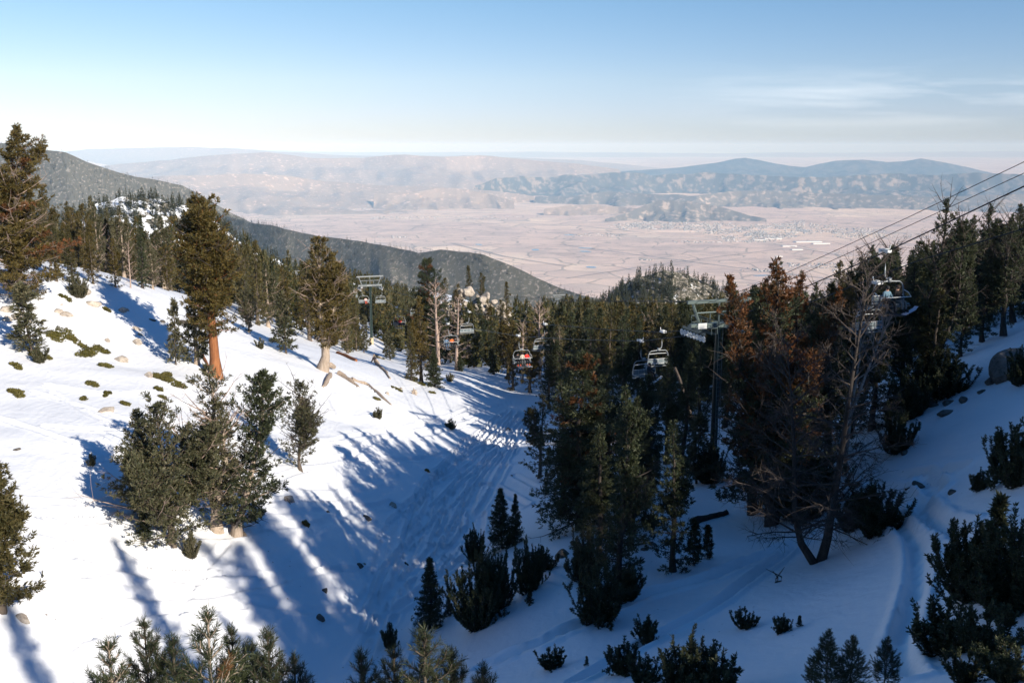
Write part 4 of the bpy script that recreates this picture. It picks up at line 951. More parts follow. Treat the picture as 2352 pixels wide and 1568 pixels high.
mids = {'left': ['mid', 'mid_b', 'mid_c', 'mid_d', 'mid_c'], 'mid': ['mid', 'mid_b', 'mid_c', 'mid_d', 'mid_b', 'mid_c', 'snag'], 'gully': ['mid', 'mid_e', 'mid_b', 'mid_c', 'mid_d', 'mid_e'], 'right': ['mid_e', 'mid_b', 'mid', 'mid_e'], 'upper': ['mid_e', 'mid_e', 'mid', 'mid_d']}
near_k = {'left': ['pine_a', 'pine_b', 'pine_d'], 'mid': ['pine_b', 'pine_c', 'pine_d', 'spire_a'], 'gully': ['dark_tall', 'spire_c', 'pine_a', 'spire_b'], 'right': ['dark_tall', 'spire_b', 'spire_c'], 'upper': ['multi_top', 'dark_tall', 'spire_c']}
HB = {'left': (5.5, 8.5), 'mid': (7, 11.5), 'gully': (8, 12), 'right': (8, 12), 'upper': (7.5, 11)}
vis = [c for c in chosen if -10 < PX[c[0]] < 2362][:NIND]
for i, z in vis:
    kd = (near_k if DD[i] < 125 else mids)[z]; kd = kd[rf.randint(len(kd))]
    lb, gr = LAB[z]; Hx = 99
    if 1290 < PX[i] < 1690 or 1790 < PX[i] < 1905:
        v = -(rf.uniform(684, 704) - 784) / F; Hx = Y[i] * (v * CT - ST) / (CT + v * ST) - Zg[i]
        if Hx < 3.5: continue
    if kd == 'snag': lb, gr = 'bare pinkish snag standing in the sunlit middle wood', 'snags in the middle wood'
    plant(kd, (X[i], Y[i], Zg[i]), min(rf.uniform(*HB[z]) * (1 if rf.rand() > .12 else .6), Hx), lb, gr, None, rf.uniform(.75, 1.15))
# the rest of the wood and the trees on the hills: masses
def lowtree(seed, n_tier=16, arms=7, R=.16, fine=1.):
    """a light conifer of many small ragged sprays, unit height"""
    r = np.random.RandomState(seed); V, Fc = [], []; k = 0; ph = r.rand() * 6
    for i in range(n_tier):
        t = .05 + .93 * (i + r.rand() * .6) / n_tier; rad = (R * min(1, (1 - t) * 1.9) ** .8 + .012) * (1 - .3 * r.rand())
        for a in range(arms):
            th = 6.283 * (a + r.rand()) / arms; rr = rad * r.uniform(.5, 1.15) * (1 - .35 * (math.sin(3 * th + 9 * t + ph) > .3)); w = r.uniform(.22, .42) / fine; zt = t + r.uniform(-.01, .035); dz = r.uniform(-.05, .05) ; hh = r.uniform(.02, .05)
            c, s = math.cos(th), math.sin(th)
            V += [[.2 * rr * c, .2 * rr * s, zt + hh], [rr * math.cos(th - w), rr * math.sin(th - w), zt + dz], [rr * 1.05 * math.cos(th + w), rr * 1.05 * math.sin(th + w), zt + dz + r.uniform(-.02, .03)]]
            Fc.append([k, k + 1, k + 2]); k += 3
            V += [[rr * .3 * math.cos(th - w * 2), rr * .3 * math.sin(th - w * 2), zt - .03], [rr * .95 * c, rr * .95 * s, zt + dz + hh], [rr * .9 * math.cos(th - w), rr * .9 * math.sin(th - w), zt + dz - hh]]
            Fc.append([k, k + 1, k + 2]); k += 3
    V += [[.012, 0, .9], [-.012, .008, .9], [0, 0, 1.02]]; Fc.append([k, k + 1, k + 2])
    return np.array(V), np.array(Fc)
def mass(name, P, h, protos, mat, label, seed=0, wid=(.8, 1.3)):
    r = np.random.RandomState(seed); mb = MB(); which = r.randint(len(protos), size=len(P))
    for j, (V, Fc) in enumerate(protos):
        Q = P[which == j]; n = len(Q)
        if not n: continue
        hh = r.uniform(*h, n) * np.where(r.rand(n) < .2, .6, 1); a = r.rand(n) * 6.283; w = hh * r.uniform(*wid, n)
        x = (V[None, :, 0] * np.cos(a)[:, None] - V[None, :, 1] * np.sin(a)[:, None]) * w[:, None]; y = (V[None, :, 0] * np.sin(a)[:, None] + V[None, :, 1] * np.cos(a)[:, None]) * w[:, None]
        z = V[None, :, 2] * hh[:, None] - .3
        VV = np.stack([x, y, z], -1) + Q[:, None]
        mb.add(VV.reshape(-1, 3), (Fc[None] + (np.arange(n) * len(V))[:, None, None]).reshape(-1, 3))
    o = obj(name, mb.mesh(name, mat)); tag(o, label, 'forest', None, 'stuff'); return o
LT = [lowtree(i, 17, 9, .17) for i in range(6)] + [lowtree(10 + i, 17, 8, .12) for i in range(3)]
HT = [lowtree(40 + i, 11, 6, .17) for i in range(6)]
FT = [lowtree(20 + i, 5, 3, .19, .7) for i in range(5)]
VT = [lowtree(30 + i, 4, 2, .24, .6) for i in range(4)]
rest = [c[0] for c in chosen if c not in set(vis)]
v_ = -(690 - 784) / F; top_ = lambda i: Y[i] * (v_ * CT - ST) / (CT + v_ * ST) - Zg[i]
rest = [i for i in rest if not (1290 < PX[i] < 1690 or 1790 < PX[i] < 1905) or top_(i) > 8.5]
mass('far_wood', np.stack([X[rest], Y[rest], Zg[rest]], 1), (5, 12.5), LT, M['fol'], 'dense far part of the wood beyond the lift towers', 1, (.9, 1.35))
def dens_snow(P): return .25 + .75 * (vnoise(P[:, 0] / 24, P[:, 1] / 24, 8) > .42)
mass('hill_pines', scatter(g_rocky, 1900, np.random.RandomState(1), dens_snow), (7, 13), HT, M['fol_far'], 'dark pines scattered over the snowy rocky hill on the left', 2, (.8, 1.2))
mass('knoll_pines', scatter(g_knoll, 1700, np.random.RandomState(2), lambda P: .2 + .8 * (vnoise(P[:, 0] / 30, P[:, 1] / 30, 9) > (.35 + .25 * (P[:, 0] > 160) * (P[:, 0] < 230)))), (8, 14), HT, M['fol_far'], 'dark pines on the pointed granite knoll before the valley', 3, (.8, 1.2))
mass('ridge_forest', scatter(g_ridge, 9000, np.random.RandomState(3), lambda P: .12 + .88 * np.clip((fbm(P[:, 0] / 170, P[:, 1] / 420, 18, 4) - .35) / .2, 0, 1)), (14, 27), FT, M['fol_vfar'], 'dark forest covering the long wooded ridge above the valley', 4)
mass('mountain_forest', scatter(g_mount, 13000, np.random.RandomState(4), lambda P: .15 + .85 * np.clip((fbm((P[:, 0] + .4 * P[:, 1]) / 190, P[:, 1] / 520, 28, 4) - .35) / .2, 0, 1)), (14, 26), VT, M['fol_vfar'], 'forest speckling the big mountain on the left skyline', 5)
# unseen trees up the hill on the right that shade the slope
rb_ = np.random.RandomState(5); shade = []
while len(shade) < 70:
    x, y = rb_.uniform(10, 62), rb_.uniform(-26, 44); s_ = x + y
    if x < .62 * y + 6 or s_ > 92 or s_ < 8 or (y > 30 and x < 34): continue
    if min([9] + [math.hypot(x - a, y - b) for a, b in shade]) < 3.0: continue
    if s_ < 32 and x > 26: continue
    shade.append((x, y)); z = float(Hg(np.array([x]), np.array([y]))[0])
    low = s_ < 32 or abs(s_ - 42.2) < 1.1 or abs(s_ - 54) < 1.4
    plant(['dark_tall', 'spire_c', 'pine_a'][len(shade) % 3], (x, y, z), rb_.uniform(3.5, 5) if low else rb_.uniform(6.5, 10.5), 'pine uphill on the right outside the picture', 'pines uphill out of the picture')
for x, y, h in [(5.6, 4.4, 8.2), (13, 12.5, 9), (13.5, 3, 8.5), (11.5, 1.5, 8)]:
    plant('spire_b', (x, y, float(Hg(np.array([float(x)]), np.array([float(y)]))[0])), h, 'pine uphill on the right outside the picture', 'pines uphill out of the picture')
print('plants', time.time() - T0, len(vis), len(rest))
# ------------------------------------------------------------------ rocks, logs, ground-hugging plants
import bmesh
def rock_mesh(seed, mat, flat=.6, sub=3):
    bm = bmesh.new(); bmesh.ops.create_icosphere(bm, subdivisions=sub, radius=.5); r = np.random.RandomState(seed)
    pl = [(unit(r.randn(3) * [1, 1, .8]), r.uniform(.27, .42)) for _ in range(16)]
    for v in bm.verts:
        p = np.array(v.co)
        for n, dd_ in pl:
            k = p @ n - dd_
            if k > 0: p = p - n * k
        p = p * (1 + .10 * (float(fbm(np.array([p[0] * 5 + seed]), np.array([p[1] * 5 + p[2] * 3]), seed)[0]) - .47))
        p[2] *= flat; v.co = p
    me = bpy.data.meshes.new('boulder'); bm.to_mesh(me); bm.free(); me.materials.append(mat)
    for q in me.polygons: q.use_smooth = len(me.polygons) > 2000
    return me
RL = [rock_mesh(i, M['granite'], .55 + .08 * (i % 4)) for i in range(7)]; RD = [rock_mesh(20 + i, M['granite_dark'], .55 + .1 * (i % 3)) for i in range(5)]
snowcap_n = [0]
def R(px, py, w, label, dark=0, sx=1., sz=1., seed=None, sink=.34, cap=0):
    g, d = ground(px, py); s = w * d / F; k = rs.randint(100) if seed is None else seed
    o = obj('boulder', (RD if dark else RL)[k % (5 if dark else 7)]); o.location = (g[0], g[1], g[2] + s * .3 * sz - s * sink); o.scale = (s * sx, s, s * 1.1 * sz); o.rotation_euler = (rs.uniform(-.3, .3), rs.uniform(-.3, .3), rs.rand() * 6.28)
    tag(o, label, 'boulder'); return o
for a in [(210,698,40,'large smooth beige boulder with mossy foot on the left crest',0,1.3),(188,672,34,'long tan rock beside the round low pine bush',0,1.6),(160,662,26,'flat tan rock left of the round low pine bush on the crest',0,1.5),(133,716,26,'round beige boulder right of the left rock pile',0,1),
          (152,722,30,'low flat pinkish rock beside the round beige boulder',0,1.7),(12,712,34,'biggest pale rock of the pile at the far left edge',0,1),(34,728,30,'tan rock in the pile under the wind-swept pine',0,1.2),(52,724,26,'pink rock in the pile right of the wind-swept pine trunk',0,1),(14,735,28,'lower reddish rock of the far left pile',0,1.2),
          (64,738,20,'small tan rock at the right end of the far left pile',0,1),(140,700,10,'pebble-sized rock left of the large beige boulder',0,1),(278,714,24,'tan rock upper left of the shadow stripes',0,1.2),(290,712,16,'small pointed tan rock beside the upper shadow stripes',0,1),(312,755,26,'brown rock at the edge of the long tree shadow',0,1.2),
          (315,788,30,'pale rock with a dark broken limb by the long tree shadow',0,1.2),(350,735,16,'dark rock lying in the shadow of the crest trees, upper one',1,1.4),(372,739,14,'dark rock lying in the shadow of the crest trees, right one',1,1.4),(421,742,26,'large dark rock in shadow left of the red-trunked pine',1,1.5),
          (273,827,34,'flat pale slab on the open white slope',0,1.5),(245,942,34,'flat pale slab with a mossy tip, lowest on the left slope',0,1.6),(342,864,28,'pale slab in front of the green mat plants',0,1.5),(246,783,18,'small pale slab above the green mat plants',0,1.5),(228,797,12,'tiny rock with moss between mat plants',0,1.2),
          (320,768,16,'small round pale rock above the shadow stripes on the slope',0,1.2),(470,770,14,'pale stone near the silver-trunked pine',0,1.2),(38,1032,14,'brown bark chunk on the lower left snow',1,1.6),(52,1420,34,'flat beige rock below the left edge pine',0,1.3),
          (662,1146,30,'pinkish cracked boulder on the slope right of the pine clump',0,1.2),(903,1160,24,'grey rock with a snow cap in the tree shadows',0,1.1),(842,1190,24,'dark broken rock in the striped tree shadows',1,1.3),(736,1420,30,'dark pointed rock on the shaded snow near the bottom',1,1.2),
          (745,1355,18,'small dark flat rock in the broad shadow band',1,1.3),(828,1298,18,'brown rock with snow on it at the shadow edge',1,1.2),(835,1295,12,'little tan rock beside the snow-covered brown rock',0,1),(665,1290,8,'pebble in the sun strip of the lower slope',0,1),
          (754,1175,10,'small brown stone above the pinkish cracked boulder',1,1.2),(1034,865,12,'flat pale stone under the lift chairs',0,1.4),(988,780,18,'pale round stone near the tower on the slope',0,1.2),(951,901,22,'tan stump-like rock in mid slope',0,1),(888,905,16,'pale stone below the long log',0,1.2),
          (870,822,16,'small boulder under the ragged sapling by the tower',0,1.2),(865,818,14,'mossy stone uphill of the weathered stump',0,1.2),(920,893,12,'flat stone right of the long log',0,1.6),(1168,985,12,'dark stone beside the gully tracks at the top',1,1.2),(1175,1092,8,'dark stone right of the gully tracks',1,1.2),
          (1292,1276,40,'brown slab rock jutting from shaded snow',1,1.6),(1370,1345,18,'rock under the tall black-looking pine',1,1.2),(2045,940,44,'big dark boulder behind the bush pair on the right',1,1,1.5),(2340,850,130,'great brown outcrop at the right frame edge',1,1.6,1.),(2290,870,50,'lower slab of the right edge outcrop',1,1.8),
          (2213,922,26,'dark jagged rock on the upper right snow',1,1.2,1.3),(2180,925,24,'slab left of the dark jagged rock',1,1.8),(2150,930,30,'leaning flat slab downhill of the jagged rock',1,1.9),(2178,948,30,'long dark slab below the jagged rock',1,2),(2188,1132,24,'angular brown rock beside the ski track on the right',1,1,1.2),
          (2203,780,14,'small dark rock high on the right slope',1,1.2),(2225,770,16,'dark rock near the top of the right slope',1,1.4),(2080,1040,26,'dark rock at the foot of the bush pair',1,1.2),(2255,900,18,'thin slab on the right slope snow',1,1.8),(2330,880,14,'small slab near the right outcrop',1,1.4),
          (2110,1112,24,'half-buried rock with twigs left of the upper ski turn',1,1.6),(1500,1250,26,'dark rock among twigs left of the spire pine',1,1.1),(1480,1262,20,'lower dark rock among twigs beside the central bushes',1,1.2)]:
    R(*a)
# granite crag in the middle wood
rc = np.random.RandomState(9)
for i in range(34):
    px = 1022 + 150 * (i + rc.rand()) / 34; top = 655 + 16 * abs(px - 1085) / 50 if px < 1085 else 652 + 62 * (px - 1085) / 95
    py = top + rc.uniform(6, 62); w = rc.uniform(14, 32); d = 236 - (py - top) * .12 + rc.uniform(-2, 2); p = P3(px, py, d); s = w * d / F
    o = obj('boulder', rock_mesh(50 + i % 9, M['granite'], .8, 3)); o.location = p; o.scale = (s, s * .9, s * rc.uniform(.9, 1.5)); o.rotation_euler = (rc.uniform(-.5, .5), rc.uniform(-.5, .5), rc.rand() * 6)
    tag(o, 'pale granite block of the crag standing in the middle wood', 'boulder', 'blocks of the granite crag')
for px, ty, d, kd in [(1022,640,225,'mid'),(1052,655,228,'mid_c'),(1078,612,248,'mid_b'),(1105,628,246,'mid'),(1120,690,222,'mid_c'),(1088,700,222,'mid_b'),(1150,690,225,'mid'),(1165,650,240,'mid_b'),(1040,700,222,'mid_d')]:
    p = P3(px, ty, d); H = 7.5; g = np.array([p[0], p[1], p[2] - H]); plant(kd, g, H, 'pine rooted among the granite blocks of the crag', 'pines on the granite crag')
p = P3(1095, 720, 240); mb = MB(); th = np.linspace(0, 2 * PI, 25)[:-1]; rr_ = np.array([0, 4, 8, 12, 16.]); V = [(p[0], p[1], p[2] + 6)]
V = np.array([[p[0] + a * math.cos(t_) * 1.1, p[1] + a * math.sin(t_) * .6, p[2] + 4 - .8 * a + 2.2 * (vnoise(np.array([a * .5 + 3 * math.cos(t_)]), np.array([3 * math.sin(t_)]), 4)[0] - .5)] for a in rr_ for t_ in th])
q = np.array([[i * 24 + j, i * 24 + (j + 1) % 24, (i + 1) * 24 + (j + 1) % 24, (i + 1) * 24 + j] for i in range(4) for j in range(24)]); mb.add(V, q)
tag(obj('crag_mound', mb.mesh('crag_mound', M['granite'])), kind='structure')
def log(pts, r, label, mat='bark_pale', name='log', noise=.35, up=.5, branches=0):
    q = [ground(px, py) for px, py in pts]; d = q[0][1]; P = np.array([g[0] for g in q]); P[:, 2] += np.array(r) * d / F * up
    P2 = interp_path(P, np.linspace(0, 1, 10)); rr = np.interp(np.linspace(0, 1, 10), np.linspace(0, 1, len(r)), r) * d / F
    mb = MB(); P2 = P2 + np.random.RandomState(len(label)).randn(10, 3) * rr[:, None] * .18; mb.tube(P2, rr, 8, True, 0, noise, len(label))
    rb = np.random.RandomState(len(label))
    for _ in range(branches):
        b = interp_path(P2, np.array([rb.rand()]))[0]; mb.tube([b, b + [0, 0, .2], b + np.r_[rb.randn(2) * .4, .5 + .3 * rb.rand()]], [rr.mean() * .4, .03, .012], 4, False)
    return tag(obj(name, mb.mesh(name, M[mat], True)), label, name.replace('_', ' '))
log([(742,890),(748,880),(757,862)], [3, 6, 7], 'short weathered log standing out of snow below the gnarled pine', 'bark_pale')
log([(778,860),(800,873),(824,890)], [7, 6, 3], 'broad weathered log right of the short one', 'bark_pale')
log([(808,873),(845,884),(880,915),(898,930)], [5, 4, 4, 2], 'longest pale log lying down the sunlit slope', 'bark_pale')
log([(775,812),(800,822),(818,830)], [4, 4, 3], 'tan fallen trunk beside the dark pine near the tower', 'bark_red')
log([(866,838),(885,855),(895,870)], [4, 3, 2], 'thin log running down toward the three-spired pine', 'bark_pale')
log([(465,818),(480,845)], [4, 3], 'brown fallen trunk behind the red-trunked pine', 'bark_red')
log([(1590,1200),(1640,1188),(1672,1180)], [9, 8, 6], 'dark curved log on the shaded snow right of the spire pine', 'bark_dark')
log([(535,1205),(552,1222),(566,1232)], [6, 6, 3], 'broken pale log at the foot of the crooked pine', 'bark_pale')
log([(2080,1125),(2105,1118)], [3, 2], 'dark stick on snow left of the upper ski turn', 'bark_dark')
log([(1780,1338),(1795,1334)], [2.5, 1.5], 'broken twig lying on shaded snow, lower right', 'bark_dark', 'branch', .3, .5, 3)
log([(1440,1255),(1500,1245)], [3, 2], 'tangled dead branch left of the spire pine', 'bark_dark', 'branch', .3, .5, 6)
log([(930,1292),(938,1298)], [2, 1.5], 'short dark stick at the sun patch edge', 'bark_dark', 'branch')
log([(440,790),(405,765),(385,755)], [2.5, 2, 1.5], 'dark dead branch lying across the tree shadow', 'bark_dark', 'branch', .3, .5, 6)
for px, py, w, h, lb in [(748,846,60,.5,'splintered root mass at the foot of the gnarled pine'),(860,833,22,1.4,'weathered stump with jagged top on the slope'),(951,905,18,1.2,'small tan stump in the middle of the slope'),(660,1150,20,.6,'weathered root knob on the sunny snow'),(695,930,20,1.6,'grey stump behind the airy pale pine')]:
    g, d = ground(px, py); s = w * d / F; mb = MB(); rb = np.random.RandomState(w)
    for i in range(6):
        a = rb.rand() * 6.28; b = np.array([math.cos(a), math.sin(a), 0]) * s * .35
        mb.tube([g - [0, 0, .15] + b * 1.5, g + b * .6 + [0, 0, s * .2 * h], g + b * .15 + [0, 0, s * .6 * h * rb.uniform(.6, 1.2)]], [s * .07, s * .11, s * .03], 6, True, 0, .4, i)
    tag(obj('stump', mb.mesh('stump', M['bark_pale'])), lb, 'stump')
def matplant(px, py, w, h, label):
    g, d = ground(px, py); mb = MB(); r = np.random.RandomState(int(px)); n = int(40 + w * 8); s = d / F
    lob = r.randint(3, 6); lo_ = r.randn(lob, 2) * .42; lr = r.uniform(.3, .75, lob); k_ = r.randint(lob, size=n)
    a = r.rand(n) * 6.28; q = np.sqrt(r.rand(n)) * lr[k_]; ox, oy = q * np.cos(a) + lo_[k_, 0], q * np.sin(a) + lo_[k_, 1]
    X_, Y_ = g[0] + ox * w * .5 * s, g[1] + oy * h * .5 * s * 3.0 - .45 * ox * w * .5 * s
    P = np.stack([X_, Y_, Hg(X_, Y_) + .03], 1)
    tufts(mb, P, np.tile([0, 0, .05], (n, 1)) + .03 * r.randn(n, 3), .11, 7, .26, .8, r)
    tag(obj('mat_plant', mb.mesh('mat_plant', M['mat_leaf'])), label, 'low shrub')
for a in [(135,768,70,26,'largest olive mat plant beside the wind-bent pine'),(166,778,36,14,'olive mat tail right of the largest mat plant'),(208,812,48,30,'olive mat plant in the middle of the left slope'),(185,795,26,8,'thin olive strip above the middle mat plant'),(230,805,36,16,'olive strip upper right of the middle mat plant'),
          (250,843,36,14,'small olive mat below the flat pale slab'),(362,866,52,18,'long olive mat left of the silver-trunked pine'),(408,880,44,24,'dense olive mat at the foot of the silver-trunked pine'),(392,862,30,10,'thin olive strip above the dense mat'),(210,882,26,12,'olive tuft alone left of the pale slab'),(35,904,36,12,'olive mat near the left frame edge'),
          (90,820,56,12,'bright olive mat under the wind-bent pine'),(247,906,14,10,'tiny olive tuft above the lowest pale slab'),(362,895,26,12,'olive tuft right of the pale slab by the mats'),(375,914,16,8,'tiny olive tuft below the dense mats'),(190,918,14,8,'faint olive sprig low on the left slope'),(35,842,26,8,'brown-olive strip near the left edge brush'),
          (870,822,22,12,'olive mat under the ragged sapling near the tower'),(912,894,24,10,'olive strip right of the long log'),(965,880,40,10,'olive mat at the foot of the three-spired pine'),(990,900,18,14,'olive strip below the little fir'),(865,917,16,8,'olive tuft beside the end of the long log'),(288,928,30,6,'thin brown sprigs above the lowest slab'),
          (150,685,20,8,'olive tuft on the left crest below the rocks'),(250,715,20,6,'olive sprig among crest stones'),(705,1205,14,6,'tan twiggy sprig on the lower sunny slope'),(980,1082,10,8,'tan sprig left of the gully top')]:
    matplant(*a)
print('rocks', time.time() - T0)

# ------------------------------------------------------------------ chairlift
PERP = np.array([.9426, .334]); OFF = 2.2
def rope_pt(px, py, off):
    D = P3(px, py, 1.); t_ = (off + LINE0 @ PERP) / (D[:2] @ PERP); return D * t_
def ropeline(name, pts, off, r, label, cat, ext=None):
    q = np.array([rope_pt(px, py, off) for px, py in pts])
    if ext is not None: q = np.vstack([q[0] + (q[0] - q[1]) / np.linalg.norm(q[0] - q[1]) * ext, q])
    mb = MB(); mb.tube(q, r, 6, True); tag(obj(name, mb.mesh(name, M['cable'])), label, cat); return q
LR = [(2352,428),(2040,576),(1830,668),(1602,768),(1475,783),(1330,780),(1192,772),(1030,745),(912,706),(830,662),(769,655),(700,637),(640,622)]
RR = [(2352,525),(2100,602),(1900,680),(1714,746),(1521,763),(1400,757),(1251,745),(1077,717),(959,685),(878,661),(813,653),(762,645),(710,635),(650,620)]
ropeline('haul_rope', LR, -OFF, .034, 'steel haul rope carrying the occupied chairs up to the right', 'haul rope', 40)
ropeline('haul_rope', RR, OFF, .034, 'steel haul rope carrying the empty chairs down, lowest rope at the right edge', 'haul rope', 40)
ropeline('communication_cable', [(2352,372),(2080,502),(1795,632),(1640,692),(1300,689),(1000,668),(826,641),(700,625)], -1.9, .018, 'uppermost thin cable crossing the sky side of the right edge', 'cable', 40)
ropeline('communication_cable', [(2352,398),(2080,522),(1815,642),(1665,693),(1300,692),(1000,672),(850,642),(705,626)], -.9, .018, 'second thin cable from the top, just under the uppermost', 'cable', 40)

def tower(base, rope_z, label, wheels=True, scale=1., half=OFF):  # wheels off only picks darker steel, painting in the near tower's shade
    """local x across the line, y along it; root at the footing"""
    h = rope_z - base[2]; t_ = thing('lift_tower', label, 'lift tower', base, math.atan2(PERP[1], PERP[0]), 'chairlift towers')
    mb = MB(); mb.tube([(0, 0, -.8), (0, 0, 1.35)], .42, 20, True); obj('footing', mb.mesh('footing', M['concrete'], False), t_)
    mb = MB(); mb.tube([(0, 0, 1.3), (0, 0, h * .5), (0, 0, h + .35)], [.29, .26, .22], 18, True); mast = obj('mast', mb.mesh('mast', M['green'], True), t_)
    mb = MB()
    for x in (-.18, .18): mb.tube([(x, -.45, 1.6), (x, -.36, h + .3)], .025, 5)
    for i in range(int((h - 1.6) / .35)): mb.tube([(-.18, -.45 + .09 * i * .35 / h, 1.7 + i * .35), (.18, -.45 + .09 * i * .35 / h, 1.7 + i * .35)], .016, 4)
    obj('ladder', mb.mesh('ladder', M['greensteel']), t_)
    mb = MB(); mb.box((0, 0, h + .5), (2 * half + .5, .34, .36)); obj('crossarm', mb.mesh('crossarm', M['steel'] if wheels else M['greensteel']), t_)  # darker steel here is the near tower's shade put into colour
    mb = MB(); top = h + 2.35
    mb.box((0, 0, top), (2 * half + 1.1, .2, .24))
    for s_ in (-1, 1):
        mb.tube([(s_ * (half + .1), 0, top - .1), (s_ * (half - .55), 0, h + .6)], .11, 6); mb.tube([(s_ * .75, 0, h + 1.4), (s_ * .75, 0, h + .65)], .05, 5)
    mb.tube([(-half + .3, 0, h + 1.5), (half - .3, 0, h + 1.5)], .06, 6); mb.tube([(0, 0, h + .6), (0, 0, top)], .07, 6)
    obj('lifting_frame', mb.mesh('lifting_frame', M['steel'] if wheels else M['greensteel']), t_)
    for s_ in (-1, 1):
        mb = MB(); x = s_ * half
        mb.box((x + .09, 0, .16), (.05, 3.4, .2)); mb.box((x + .09, 0, .36), (.08, 1.8, .16))
        for v_ in mb.v: v_[:, 2] += h - .0
        sa = obj('sheave_train', mb.mesh('sheave_train', M['greensteel']), t_)
        for i in range(8):
            y = -1.65 + i * 3.3 / 7
            mb = MB(); n = 18; a = np.arange(n + 1) * 2 * PI / n
            mb.tube(np.stack([0 * a + x - .02, y + .2 * np.cos(a), h + .24 * np.sin(a) * .85 - .20 + .0 * a], 1), .045, 6, False)
            mb.box((x - .02, y, h - .20), (.04, .06, .36)); mb.box((x - .02, y, h - .20), (.045, .36, .06))
            obj('wheel', mb.mesh('wheel', M['white']), sa)
        mb = MB(); xc = x - s_ * .95                                        # railed catwalk beside the wheels
        [mb.tube([(xc + k_, -1.5, h + .1), (xc + k_, 1.5, h + .1)], .02, 4) for k_ in (-.25, -.1, .1, .25)]
        for z in (.55, 1.05): mb.tube([(xc - .25, -1.5, h + z), (xc - .25, 1.5, h + z)], .025, 5); mb.tube([(xc + .25, -1.5, h + z), (xc + .25, 1.5, h + z)], .025, 5); mb.tube([(xc - .25, -1.5, h + z), (xc + .25, -1.5, h + z)], .025, 5); mb.tube([(xc - .25, 1.5, h + z), (xc + .25, 1.5, h + z)], .025, 5)
        for y in (-1.5, 0, 1.5):
            for xx in (-.25, .25): mb.tube([(xc + xx, y, h + .1), (xc + xx, y, h + 1.05)], .025, 5)
        obj('catwalk', mb.mesh('catwalk', M['greensteel']), t_)
    return t_
g2, d2_ = ground_d(1660, 75.5); b2 = np.array([LINE0[0], LINE0[1], float(Hg(np.array([LINE0[0]]), np.array([LINE0[1]]))[0])])
tz = rope_pt(1602, 768, -OFF)[2]
t2 = tower(b2, tz, 'near lift tower in shade with a dark mast, white wheels and a tan footing', False)
mb = MB(); mb.box((-OFF + .1, -1.2, tz - b2[2] + .72), (.72, .05, .42)); obj('notice_board', mb.mesh('notice_board', M['white']), t2)
def on_line(s): return LINE0 + LDIR * s
def tower_at(px, by, py_rope, label, d=None):
    q = rope_pt(px, py_rope, 0); b = np.array([q[0], q[1], float(Hg(q[0:1], q[1:2])[0])]); return tower(b, q[2], label)
tower_at(850, 790, 661, 'tall green lift tower with tan footing on the sunlit slope')
tower_at(700, 700, 640, 'distant lift tower whose head shows above the wood, left of the gnarled pine tip')
p = P3(1284, 690, 420); b = np.array([p[0], p[1], float(Hg(p[0:1], p[1:2])[0])]); tower(b, p[2], 'tiny far lift tower head rising from the wood at picture centre')

